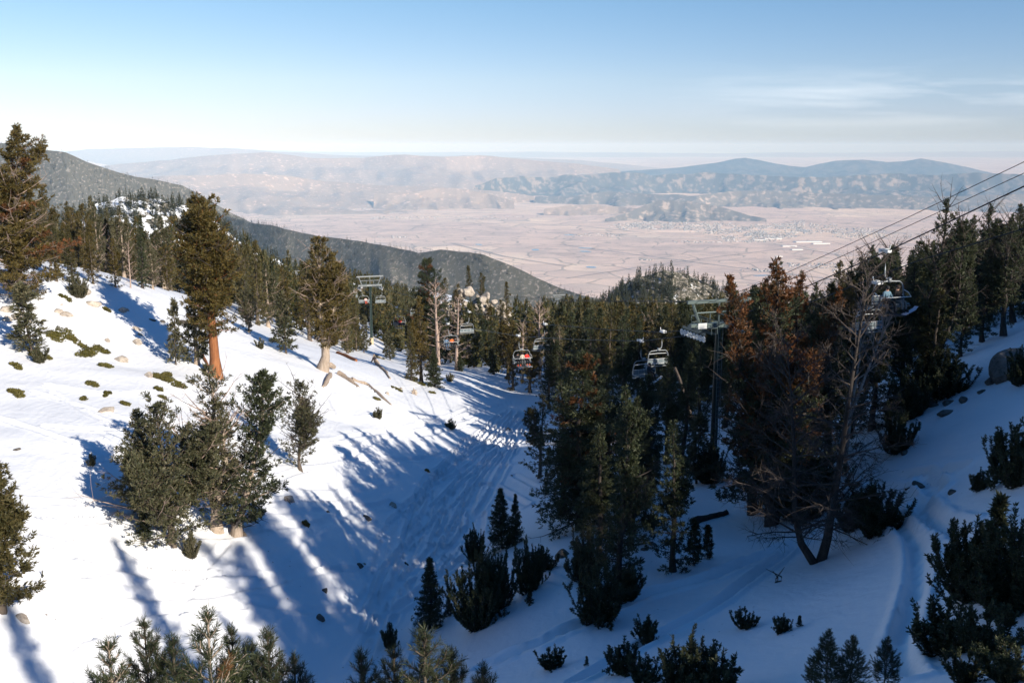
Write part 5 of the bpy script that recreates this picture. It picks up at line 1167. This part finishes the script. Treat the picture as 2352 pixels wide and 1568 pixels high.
def arc(c, r, a0, a1, n, plane):
    a = np.linspace(a0, a1, n); z = np.zeros(n)
    return np.array(c) + np.stack([r * np.cos(a), z, r * np.sin(a)], 1)
CX = -.32
def chair_proto():
    t_ = thing('chairlift_chair', 'x', 'lift chair', (0, 0, 0), 0, 'chairs hanging from the lift')
    mb = MB(); mb.box((0, 0, .02), (.2, .62, .16)); mb.box((.12, .05, .1), (.22, .3, .12)); mb.tube([(-.05, .15, .1), (-.08, .2, .3), (-.02, .3, .36)], .035, 5)
    for y in (-.28, .28): mb.disc((.2, y, .04), (1, 0, 0), .11, .07, 12)
    obj('grip', mb.mesh('grip', M['white']), t_)
    mb = MB(); mb.tube([(0, 0, -.05), (0, 0, -.6), (0, 0, -1.1), (-.01, 0, -1.3), (-.08, 0, -1.48), (-.2, 0, -1.56), (CX, 0, -1.58)], [.05, .055, .05, .05, .05, .055, .06], 8); mb.box((CX, 0, -1.6), (.2, .2, .26))
    obj('hanger', mb.mesh('hanger', M['steel'], True), t_)
    w1, w0, zt, zb = .86, 1.06, -1.68, -3.12
    L = [(CX - w0, .02, zb), (CX - w0 - .02, .02, -2.75), (CX - w1 - .1, .02, -1.98), (CX - w1, .02, -1.8), (CX - w1 + .16, .02, -1.7), (CX - .3, .02, zt), (CX + .3, .02, zt), (CX + w1 - .16, .02, -1.7), (CX + w1, .02, -1.8), (CX + w1 + .1, .02, -1.98), (CX + w0 + .02, .02, -2.75), (CX + w0, .02, zb)]
    mb = MB(); mb.tube(L, .038, 8)
    for s_ in (-1, 1):                                                     # arm under the seat
        mb.tube([(CX + s_ * w0, .02, zb), (CX + s_ * w0, .3, zb + .02), (CX + s_ * w0, .58, zb + .12)], .034, 6)
    mb.tube([(CX - w0, .02, zb), (CX + w0, .02, zb)], .034, 6); mb.tube([(CX - .5, .02, -1.72), (CX, .02, -1.62), (CX + .5, .02, -1.72)], .03, 6)
    obj('frame', mb.mesh('frame', M['steel'], True), t_)
    mb = MB()
    for i in range(4): mb.box((CX + (i - 1.5) * .52, .32, -2.93), (.49, .52, .08), [[1, 0, 0], [0, .99, -.1], [0, .1, .99]])
    obj('seat', mb.mesh('seat', M['slate']), t_)
    mb = MB()
    for i in range(4): mb.box((CX + (i - 1.5) * .52, .05, -2.68), (.48, .05, .32))
    bk = obj('backrest', mb.mesh('backrest', M['slate']), t_)
    mb = MB(); mb.tube([(CX - w0, .03, -2.46), (CX + w0, .03, -2.46)], .022, 6); mb.tube([(CX - w0, .03, -2.88), (CX + w0, .03, -2.88)], .022, 6)
    for i in range(5): mb.tube([(CX + (i - 2) * .52, .03, -2.46), (CX + (i - 2) * .52, .03, -2.9)], .016, 5)
    obj('backrest_rail', mb.mesh('backrest_rail', M['white']), t_)
    return t_
def bar(t_, down):
    mb = MB(); w = 1.06
    if down: P = [(CX - w, .02, -2.2), (CX - w - .03, .35, -2.3), (CX - w, .62, -2.5), (CX + w, .62, -2.5), (CX + w + .03, .35, -2.3), (CX + w, .02, -2.2)]
    else: P = [(CX - w + .1, .02, -2.2), (CX - w + .1, .1, -2.05), (CX - w + .16, .12, -2.0), (CX, .14, -1.97), (CX + w - .16, .12, -2.0), (CX + w - .1, .1, -2.05), (CX + w - .1, .02, -2.2)]
    mb.tube(P, .026, 6); return mb.mesh('restraint_bar', M['white'], True)
B_DOWN, B_UP = bar(None, 1), bar(None, 0)
CH0 = chair_proto(); first_chair = [True]
def chair(px, py, side, label, up=True):
    q = rope_pt(px, py, -OFF if side < 0 else OFF); d = -LDIR if side < 0 else LDIR; rz = math.atan2(-d[0], d[1])
    if first_chair[0]: r_ = CH0; first_chair[0] = False
    else:
        r_ = CH0.copy(); COL.objects.link(r_)
        for ch in list(CH0.children):
            if ch.name.startswith('restraint'): continue
            c = ch.copy(); COL.objects.link(c); c.parent = r_
    r_.location = q; r_.rotation_euler = (0, 0, rz); r_['label'] = label
    obj('restraint_bar', B_UP if up else B_DOWN, r_)
    return r_
# riders
def body_mesh():
    V, E, Rr = [], [], []
    def j(p, r, par=None):
        V.append(p); Rr.append(r); k = len(V) - 1
        if par is not None: E.append((par, k))
        return k
    pel = j((0, .2, 0), .16); sp = j((0, .17, .2), .155, pel); ch = j((0, .15, .42), .175, sp); nk = j((0, .17, .6), .065, ch); hd = j((0, .2, .72), .095, nk); tp = j((0, .2, .84), .085, hd)
    j((0, .3, .72), .03, hd)
    for s in (-1, 1):
        hp = j((.1 * s, .24, -.01), .115, pel); kn = j((.14 * s, .66, .0), .085, hp); an = j((.14 * s, .70, -.42), .062, kn); j((.15 * s, .72, -.50), .07, an); j((.15 * s, .90, -.52), .055, len(V) - 1)
        sh = j((.19 * s, .16, .5), .085, ch); el = j((.29 * s, .26, .24), .062, sh); wr = j((.2 * s, .52, .2), .045, el); pm = j((.18 * s, .59, .21), .042, wr)
        for f in range(4):
            a = j(((.15 + .022 * f) * s, .65, .22 - .004 * f), .013, pm); j(((.15 + .022 * f) * s, .675 - .004 * (f == 3), .185), .011, a)
        a = j((.125 * s, .61, .19), .013, pm); j((.11 * s, .64, .17), .011, a)
    me = bpy.data.meshes.new('person'); me.from_pydata(V, E, []); o = bpy.data.objects.new('person_build', me); COL.objects.link(o)
    m = o.modifiers.new('s', 'SKIN'); m.use_smooth_shade = True; o.modifiers.new('d', 'SUBSURF').levels = 2
    for i, r in enumerate(Rr): me.skin_vertices[0].data[i].radius = (r, r)
    me.skin_vertices[0].data[0].use_root = True
    dg = bpy.context.evaluated_depsgraph_get(); ev = o.evaluated_get(dg); out = bpy.data.meshes.new_from_object(ev); bpy.data.objects.remove(o); out.name = 'person'
    out.materials.clear()
    for k in ('a', 'b', 'c', 'd', 'e'): out.materials.append(M['black'])
    for q in out.polygons:
        c = q.center
        if c.z > .6: mi = 2
        elif c.y > .5 and c.z > .12: mi = 4
        elif c.z < -.38: mi = 3
        elif c.z < .1: mi = 1
        else: mi = 0
        q.material_index = mi; q.use_smooth = True
    return out
BODY = body_mesh()
def head_part(kind):
    bm = bmesh.new(); bmesh.ops.create_uvsphere(bm, u_segments=16, v_segments=10, radius=.125)
    if kind == 'helmet':
        bmesh.ops.delete(bm, geom=[v for v in bm.verts if v.co.z < -.03 and v.co.y > -.03 or v.co.z < -.07], context='VERTS')
        for v in bm.verts: v.co.x *= .95; v.co.y *= 1.12
        off = (0, .195, .775)
    else:
        bmesh.ops.delete(bm, geom=[v for v in bm.verts if abs(v.co.z) > .05 or v.co.y < .03], context='VERTS')
        for v in bm.verts: v.co.y *= 1.02; v.co.x *= .9
        off = (0, .2, .735)
    for v in bm.verts: v.co += Vector(off)
    me = bpy.data.meshes.new(kind); bm.to_mesh(me); bm.free()
    for q in me.polygons: q.use_smooth = True
    me.materials.append(M['black']); return me
HELM, GOGG = head_part('helmet'), head_part('goggles')
def setmat(o, i, m): o.material_slots[i].link = 'OBJECT'; o.material_slots[i].material = m
def rider(c, x, label, jacket, pants, helmet=(.02, .02, .02), boots=(.02, .02, .02), gloves=(.015, .015, .015), gear=None, gl='', gc=(.8, .8, .8), turn=0):
    Mx = Matrix.Translation(c.location) @ Matrix.Rotation(c.rotation_euler.z, 4, 'Z') @ Matrix.Translation((CX + x, .0, -2.78)) @ Matrix.Rotation(turn, 4, 'Z')
    o = obj('person', BODY); o.matrix_world = Mx; tag(o, label, 'person')
    for i, cc in enumerate((jacket, pants, None, boots, gloves)): setmat(o, i, M['skin'] if cc is None else cloth(cc))
    h = obj('helmet', HELM, o); setmat(h, 0, cloth(helmet)); obj('goggles', GOGG, o)
    if gear:
        mb = MB()
        if gear == 'snowboard':
            n = 9; s_ = np.linspace(-.76, .76, n); P = np.stack([s_, .82 + 0 * s_, -.6 + .1 * np.abs(s_ / .76) ** 6], 1)
            for i in range(n - 1):
                w = .15 if 0 < i < n - 2 else .12
                mb.box((P[i] + P[i + 1]) / 2, (np.linalg.norm(P[i + 1] - P[i]) + .02, w * 2, .02 + .002 * (i % 2)), [[1, 0, -(P[i+1,2]-P[i,2])/.2], [0, 1, 0], [(P[i+1,2]-P[i,2])/.2, 0, 1]])
            Mx2 = Mx @ Matrix.Translation((0, .0, .0)) @ Matrix.Rotation(.25, 4, 'Y')
        else:
            for s_ in (-.15, .15): mb.tube([(s_, .1, -.6), (s_, .9, -.61), (s_, 1.5, -.6), (s_, 1.68, -.54)], [.03, .045, .045, .02], 6)
            Mx2 = Mx
        g_ = obj(gear, mb.mesh(gear, cloth(gc))); g_.matrix_world = Mx2; tag(g_, gl, gear)
c = chair(2036, 577, -1, 'nearest lift chair, carrying two riders at the right in front of dark pines', False)
rider(c, .22, 'rider in blue-grey jacket and black helmet on the nearest chair', (.10, .17, .22), (.02, .02, .022), gear='skis', gl='dark skis hanging under the rider in blue-grey', gc=(.05, .05, .055))
rider(c, -.45, 'rider in black jacket and grey trousers on the nearest chair', (.014, .012, .012), (.20, .18, .16), (.03, .02, .015), gear='snowboard', gl='pale snowboard on the feet of the rider in grey trousers', gc=(.6, .55, .6), turn=.2)
c = chair(1473, 783, -1, 'shaded lift chair left of the near tower, carrying one dark rider with its bar up')
rider(c, -.35, 'lone dark-clothed rider on the shaded chair left of the near tower', (.03, .035, .04), (.015, .015, .015), gear='snowboard', gl='pale snowboard slanting under the lone dark rider', gc=(.62, .62, .6), turn=.4)
c = chair(1192, 771, -1, 'lift chair with three riders side by side over the gully head', False)
rider(c, .55, 'rider in black jacket with red boots, left of the three', (.012, .012, .014), (.015, .015, .018), boots=(.5, .07, .02), gear='skis', gl='skis under the rider in black at the left of three', gc=(.3, .3, .32))
rider(c, 0, 'rider in beige jacket in the middle of the three', (.42, .37, .30), (.09, .09, .09), gear='skis', gl='skis under the middle rider in beige', gc=(.2, .2, .2))
rider(c, -.55, 'rider in bright red jacket, right of the three', (.62, .03, .025), (.02, .02, .025), boots=(.55, .1, .04), gear='skis', gl='white skis under the rider in bright red', gc=(.75, .75, .75))
c = chair(1030, 744, -1, 'lift chair with a blue rider and an orange rider in the middle of the picture', False)
rider(c, .7, 'rider all in slate blue at the outer seat', (.10, .16, .24), (.07, .11, .18), gear='skis', gl='thin skis under the slate blue rider', gc=(.4, .42, .45))
rider(c, -.1, 'rider in orange jacket beside the slate blue one', (.60, .13, .03), (.02, .02, .02), gear='snowboard', gl='snowboard under the rider in orange', gc=(.03, .03, .03))
rider(c, -.6, 'rider in black seated right of the orange jacket', (.02, .02, .024), (.02, .02, .02))
c = chair(912, 706, -1, 'lift chair with red-helmeted riders right of the far tower', False)
rider(c, .62, 'rider with red helmet, black jacket and khaki trousers', (.015, .015, .018), (.34, .27, .2), (.6, .03, .02), gear='skis', gl='skis under the rider in khaki trousers', gc=(.5, .45, .4))
rider(c, -.05, 'rider with red helmet and red jacket', (.62, .04, .02), (.03, .03, .05), (.6, .03, .02), gear='skis', gl='skis under the red-helmeted rider in red', gc=(.55, .55, .55))
rider(c, -.68, 'dark rider at the end seat beside the red jacket', (.03, .03, .03), (.03, .03, .03))
c = chair(831, 661, -1, 'lift chair just left of the green tower mast with one rider in red trousers', False)
rider(c, -.35, 'rider in pale pink jacket and red trousers by the green tower', (.65, .42, .38), (.5, .09, .05))
chair(2012, 650, 1, 'empty chair half hidden behind the nearest chair')
chair(1521, 762, 1, 'empty chair in shade right behind the lone dark rider')
chair(1251, 745, 1, 'empty chair right of the three riders, nearest sunlit one')
chair(1077, 717, 1, 'empty chair in front of the pinkish fan-shaped dead tree')
chair(959, 685, 1, 'empty chair in front of the big dark conifer')
chair(877, 661, 1, 'empty chair just right of the green tower mast')
chair(813, 653, 1, 'empty chair left of the green tower mast')
chair(764, 646, 1, 'farthest small empty chair near the gnarled pine')
chair(769, 653, -1, 'half hidden far chair between the gnarled pine and the green tower')
print('lift', time.time() - T0)
# ------------------------------------------------------------------ air, light, sky, camera
SUN_EL, SUN_AZ = math.radians(24), math.radians(135)
hb = MB(); hb.box((0, 53500, -680), (150000, 113000, 1780)); hz = obj('haze', None)
bpy.data.objects.remove(hz)
vm = bpy.data.materials.new('haze'); vm.use_nodes = True; nt = vm.node_tree; nt.nodes.clear()
vo = nt.nodes.new('ShaderNodeOutputMaterial'); pv = nt.nodes.new('ShaderNodeVolumePrincipled'); nt.links.new(pv.outputs[0], vo.inputs['Volume'])
pv.inputs['Color'].default_value = (.40, .64, .93, 1); pv.inputs['Absorption Color'].default_value = (.85, .85, .85, 1); pv.inputs['Density'].default_value = 2.6e-5; pv.inputs['Anisotropy'].default_value = -.28
tag(obj('haze', hb.mesh('haze', vm)), 'pale blue haze that fades the far valley and ranges', 'haze', None, 'stuff')
sun = bpy.data.lights.new('sun', 'SUN'); sun.energy = 5.0; sun.angle = math.radians(.53); sun.color = (1, .915, .785)
so = bpy.data.objects.new('sun', sun); COL.objects.link(so)
sd = Vector((math.sin(SUN_AZ) * math.cos(SUN_EL), math.cos(SUN_AZ) * math.cos(SUN_EL), math.sin(SUN_EL)))
so.rotation_euler = sd.to_track_quat('Z', 'Y').to_euler()
W = bpy.data.worlds.new('World'); SC.world = W; W.use_nodes = True; nt = W.node_tree; nt.nodes.clear()
def N(t, **k):
    x = nt.nodes.new(t)
    for a, b in k.items(): setattr(x, a, b)
    return x
wo = N('ShaderNodeOutputWorld'); bg = N('ShaderNodeBackground'); nt.links.new(bg.outputs[0], wo.inputs[0]); bg.inputs[1].default_value = .088
sky = N('ShaderNodeTexSky', sky_type='NISHITA', sun_disc=False, sun_elevation=SUN_EL, sun_rotation=SUN_AZ, altitude=2900, air_density=1, dust_density=.5, ozone_density=2.2)
# thin cirrus on the right, as a texture of the sky direction
tc = N('ShaderNodeTexCoord'); mp = N('ShaderNodeMapping'); mp.inputs['Scale'].default_value = (3.2, 3.2, 34); mp.inputs['Rotation'].default_value = (.02, .0, .0); nt.links.new(tc.outputs['Generated'], mp.inputs[0])
nz = N('ShaderNodeTexNoise'); nz.inputs['Scale'].default_value = 1.4; nz.inputs['Detail'].default_value = 7; nz.inputs['Roughness'].default_value = .6; nz.inputs['Distortion'].default_value = .4; nt.links.new(mp.outputs[0], nz.inputs['Vector'])
cr = N('ShaderNodeValToRGB'); cr.color_ramp.elements[0].position = .47; cr.color_ramp.elements[1].position = .78; nt.links.new(nz.outputs[0], cr.inputs[0])
sx = N('ShaderNodeSeparateXYZ'); nt.links.new(tc.outputs['Generated'], sx.inputs[0])
def mr(sock, a, b, c, d):
    x = N('ShaderNodeMapRange', interpolation_type='SMOOTHSTEP'); nt.links.new(sock, x.inputs[0])
    for i, v in enumerate((a, b, c, d)): x.inputs[i + 1].default_value = v
    return x.outputs[0]
def mul(a, b):
    x = N('ShaderNodeMath', operation='MULTIPLY'); nt.links.new(a, x.inputs[0])
    if hasattr(b, 'is_linked'): nt.links.new(b, x.inputs[1])
    else: x.inputs[1].default_value = b
    return x.outputs[0]
cl = mul(mul(mul(cr.outputs[0], mr(sx.outputs[0], .10, .30, 0, 1)), mul(mr(sx.outputs[2], .005, .035, 0, 1), mr(sx.outputs[2], .045, .085, 1, 0))), .22)
mx = N('ShaderNodeMix', data_type='RGBA'); nt.links.new(cl, mx.inputs[0]); tn = N('ShaderNodeMix', data_type='RGBA', blend_type='MULTIPLY'); tn.inputs[0].default_value = 1; nt.links.new(sky.outputs[0], tn.inputs[6]); tz_ = N('ShaderNodeSeparateXYZ'); tq_ = N('ShaderNodeTexCoord'); nt.links.new(tq_.outputs['Generated'], tz_.inputs[0])
tr_ = N('ShaderNodeValToRGB'); nt.links.new(tz_.outputs[2], tr_.inputs[0])           # white balance of the sky, from horizon to zenith
while len(tr_.color_ramp.elements) < 5: tr_.color_ramp.elements.new(.5)
for el, (pp, cc) in zip(tr_.color_ramp.elements, [(0, (.66, .62, .72)), (.03, (.81, .72, .80)), (.062, (.92, .82, .82)), (.15, (.80, .90, .90)), (.4, (.37, .84, 1.17))]): el.position = pp; el.color = (*cc, 1)
tl_ = N('ShaderNodeMapRange', interpolation_type='SMOOTHSTEP'); nt.links.new(tz_.outputs[0], tl_.inputs[0]); tl_.inputs[1].default_value = -.5; tl_.inputs[2].default_value = .5
ta_ = N('ShaderNodeMix', data_type='RGBA'); nt.links.new(tl_.outputs[0], ta_.inputs[0]); ta_.inputs[6].default_value = (1.08, 1.05, 1.0, 1); ta_.inputs[7].default_value = (.87, .93, 1.0, 1)   # deeper blue toward ninety degrees from the sun
tb_ = N('ShaderNodeMix', data_type='RGBA', blend_type='MULTIPLY'); tb_.inputs[0].default_value = 1; nt.links.new(tr_.outputs[0], tb_.inputs[6]); nt.links.new(ta_.outputs[2], tb_.inputs[7])
nt.links.new(tb_.outputs[2], tn.inputs[7]); nt.links.new(tn.outputs[2], mx.inputs[6]); mx.inputs[7].default_value = (14,13.6,13.2,1)
nt.links.new(mx.outputs[2], bg.inputs[0])
cam = bpy.data.cameras.new('camera'); cam.lens = 35; cam.sensor_width = 36; cam.clip_end = 400000; cam.clip_start = .5
co_ = bpy.data.objects.new('camera', cam); COL.objects.link(co_); co_.rotation_euler = (PI / 2 - TILT, 0, 0); SC.camera = co_
SC.view_settings.view_transform = 'Standard'; SC.view_settings.look = 'None'; SC.view_settings.exposure = .66; SC.view_settings.gamma = 1
SC.render.engine = 'CYCLES'; SC.cycles.use_denoising = True
SC.cycles.max_bounces = 4; SC.cycles.diffuse_bounces = 3; SC.cycles.volume_bounces = 0; SC.cycles.transparent_max_bounces = 8
print('done', time.time() - T0)
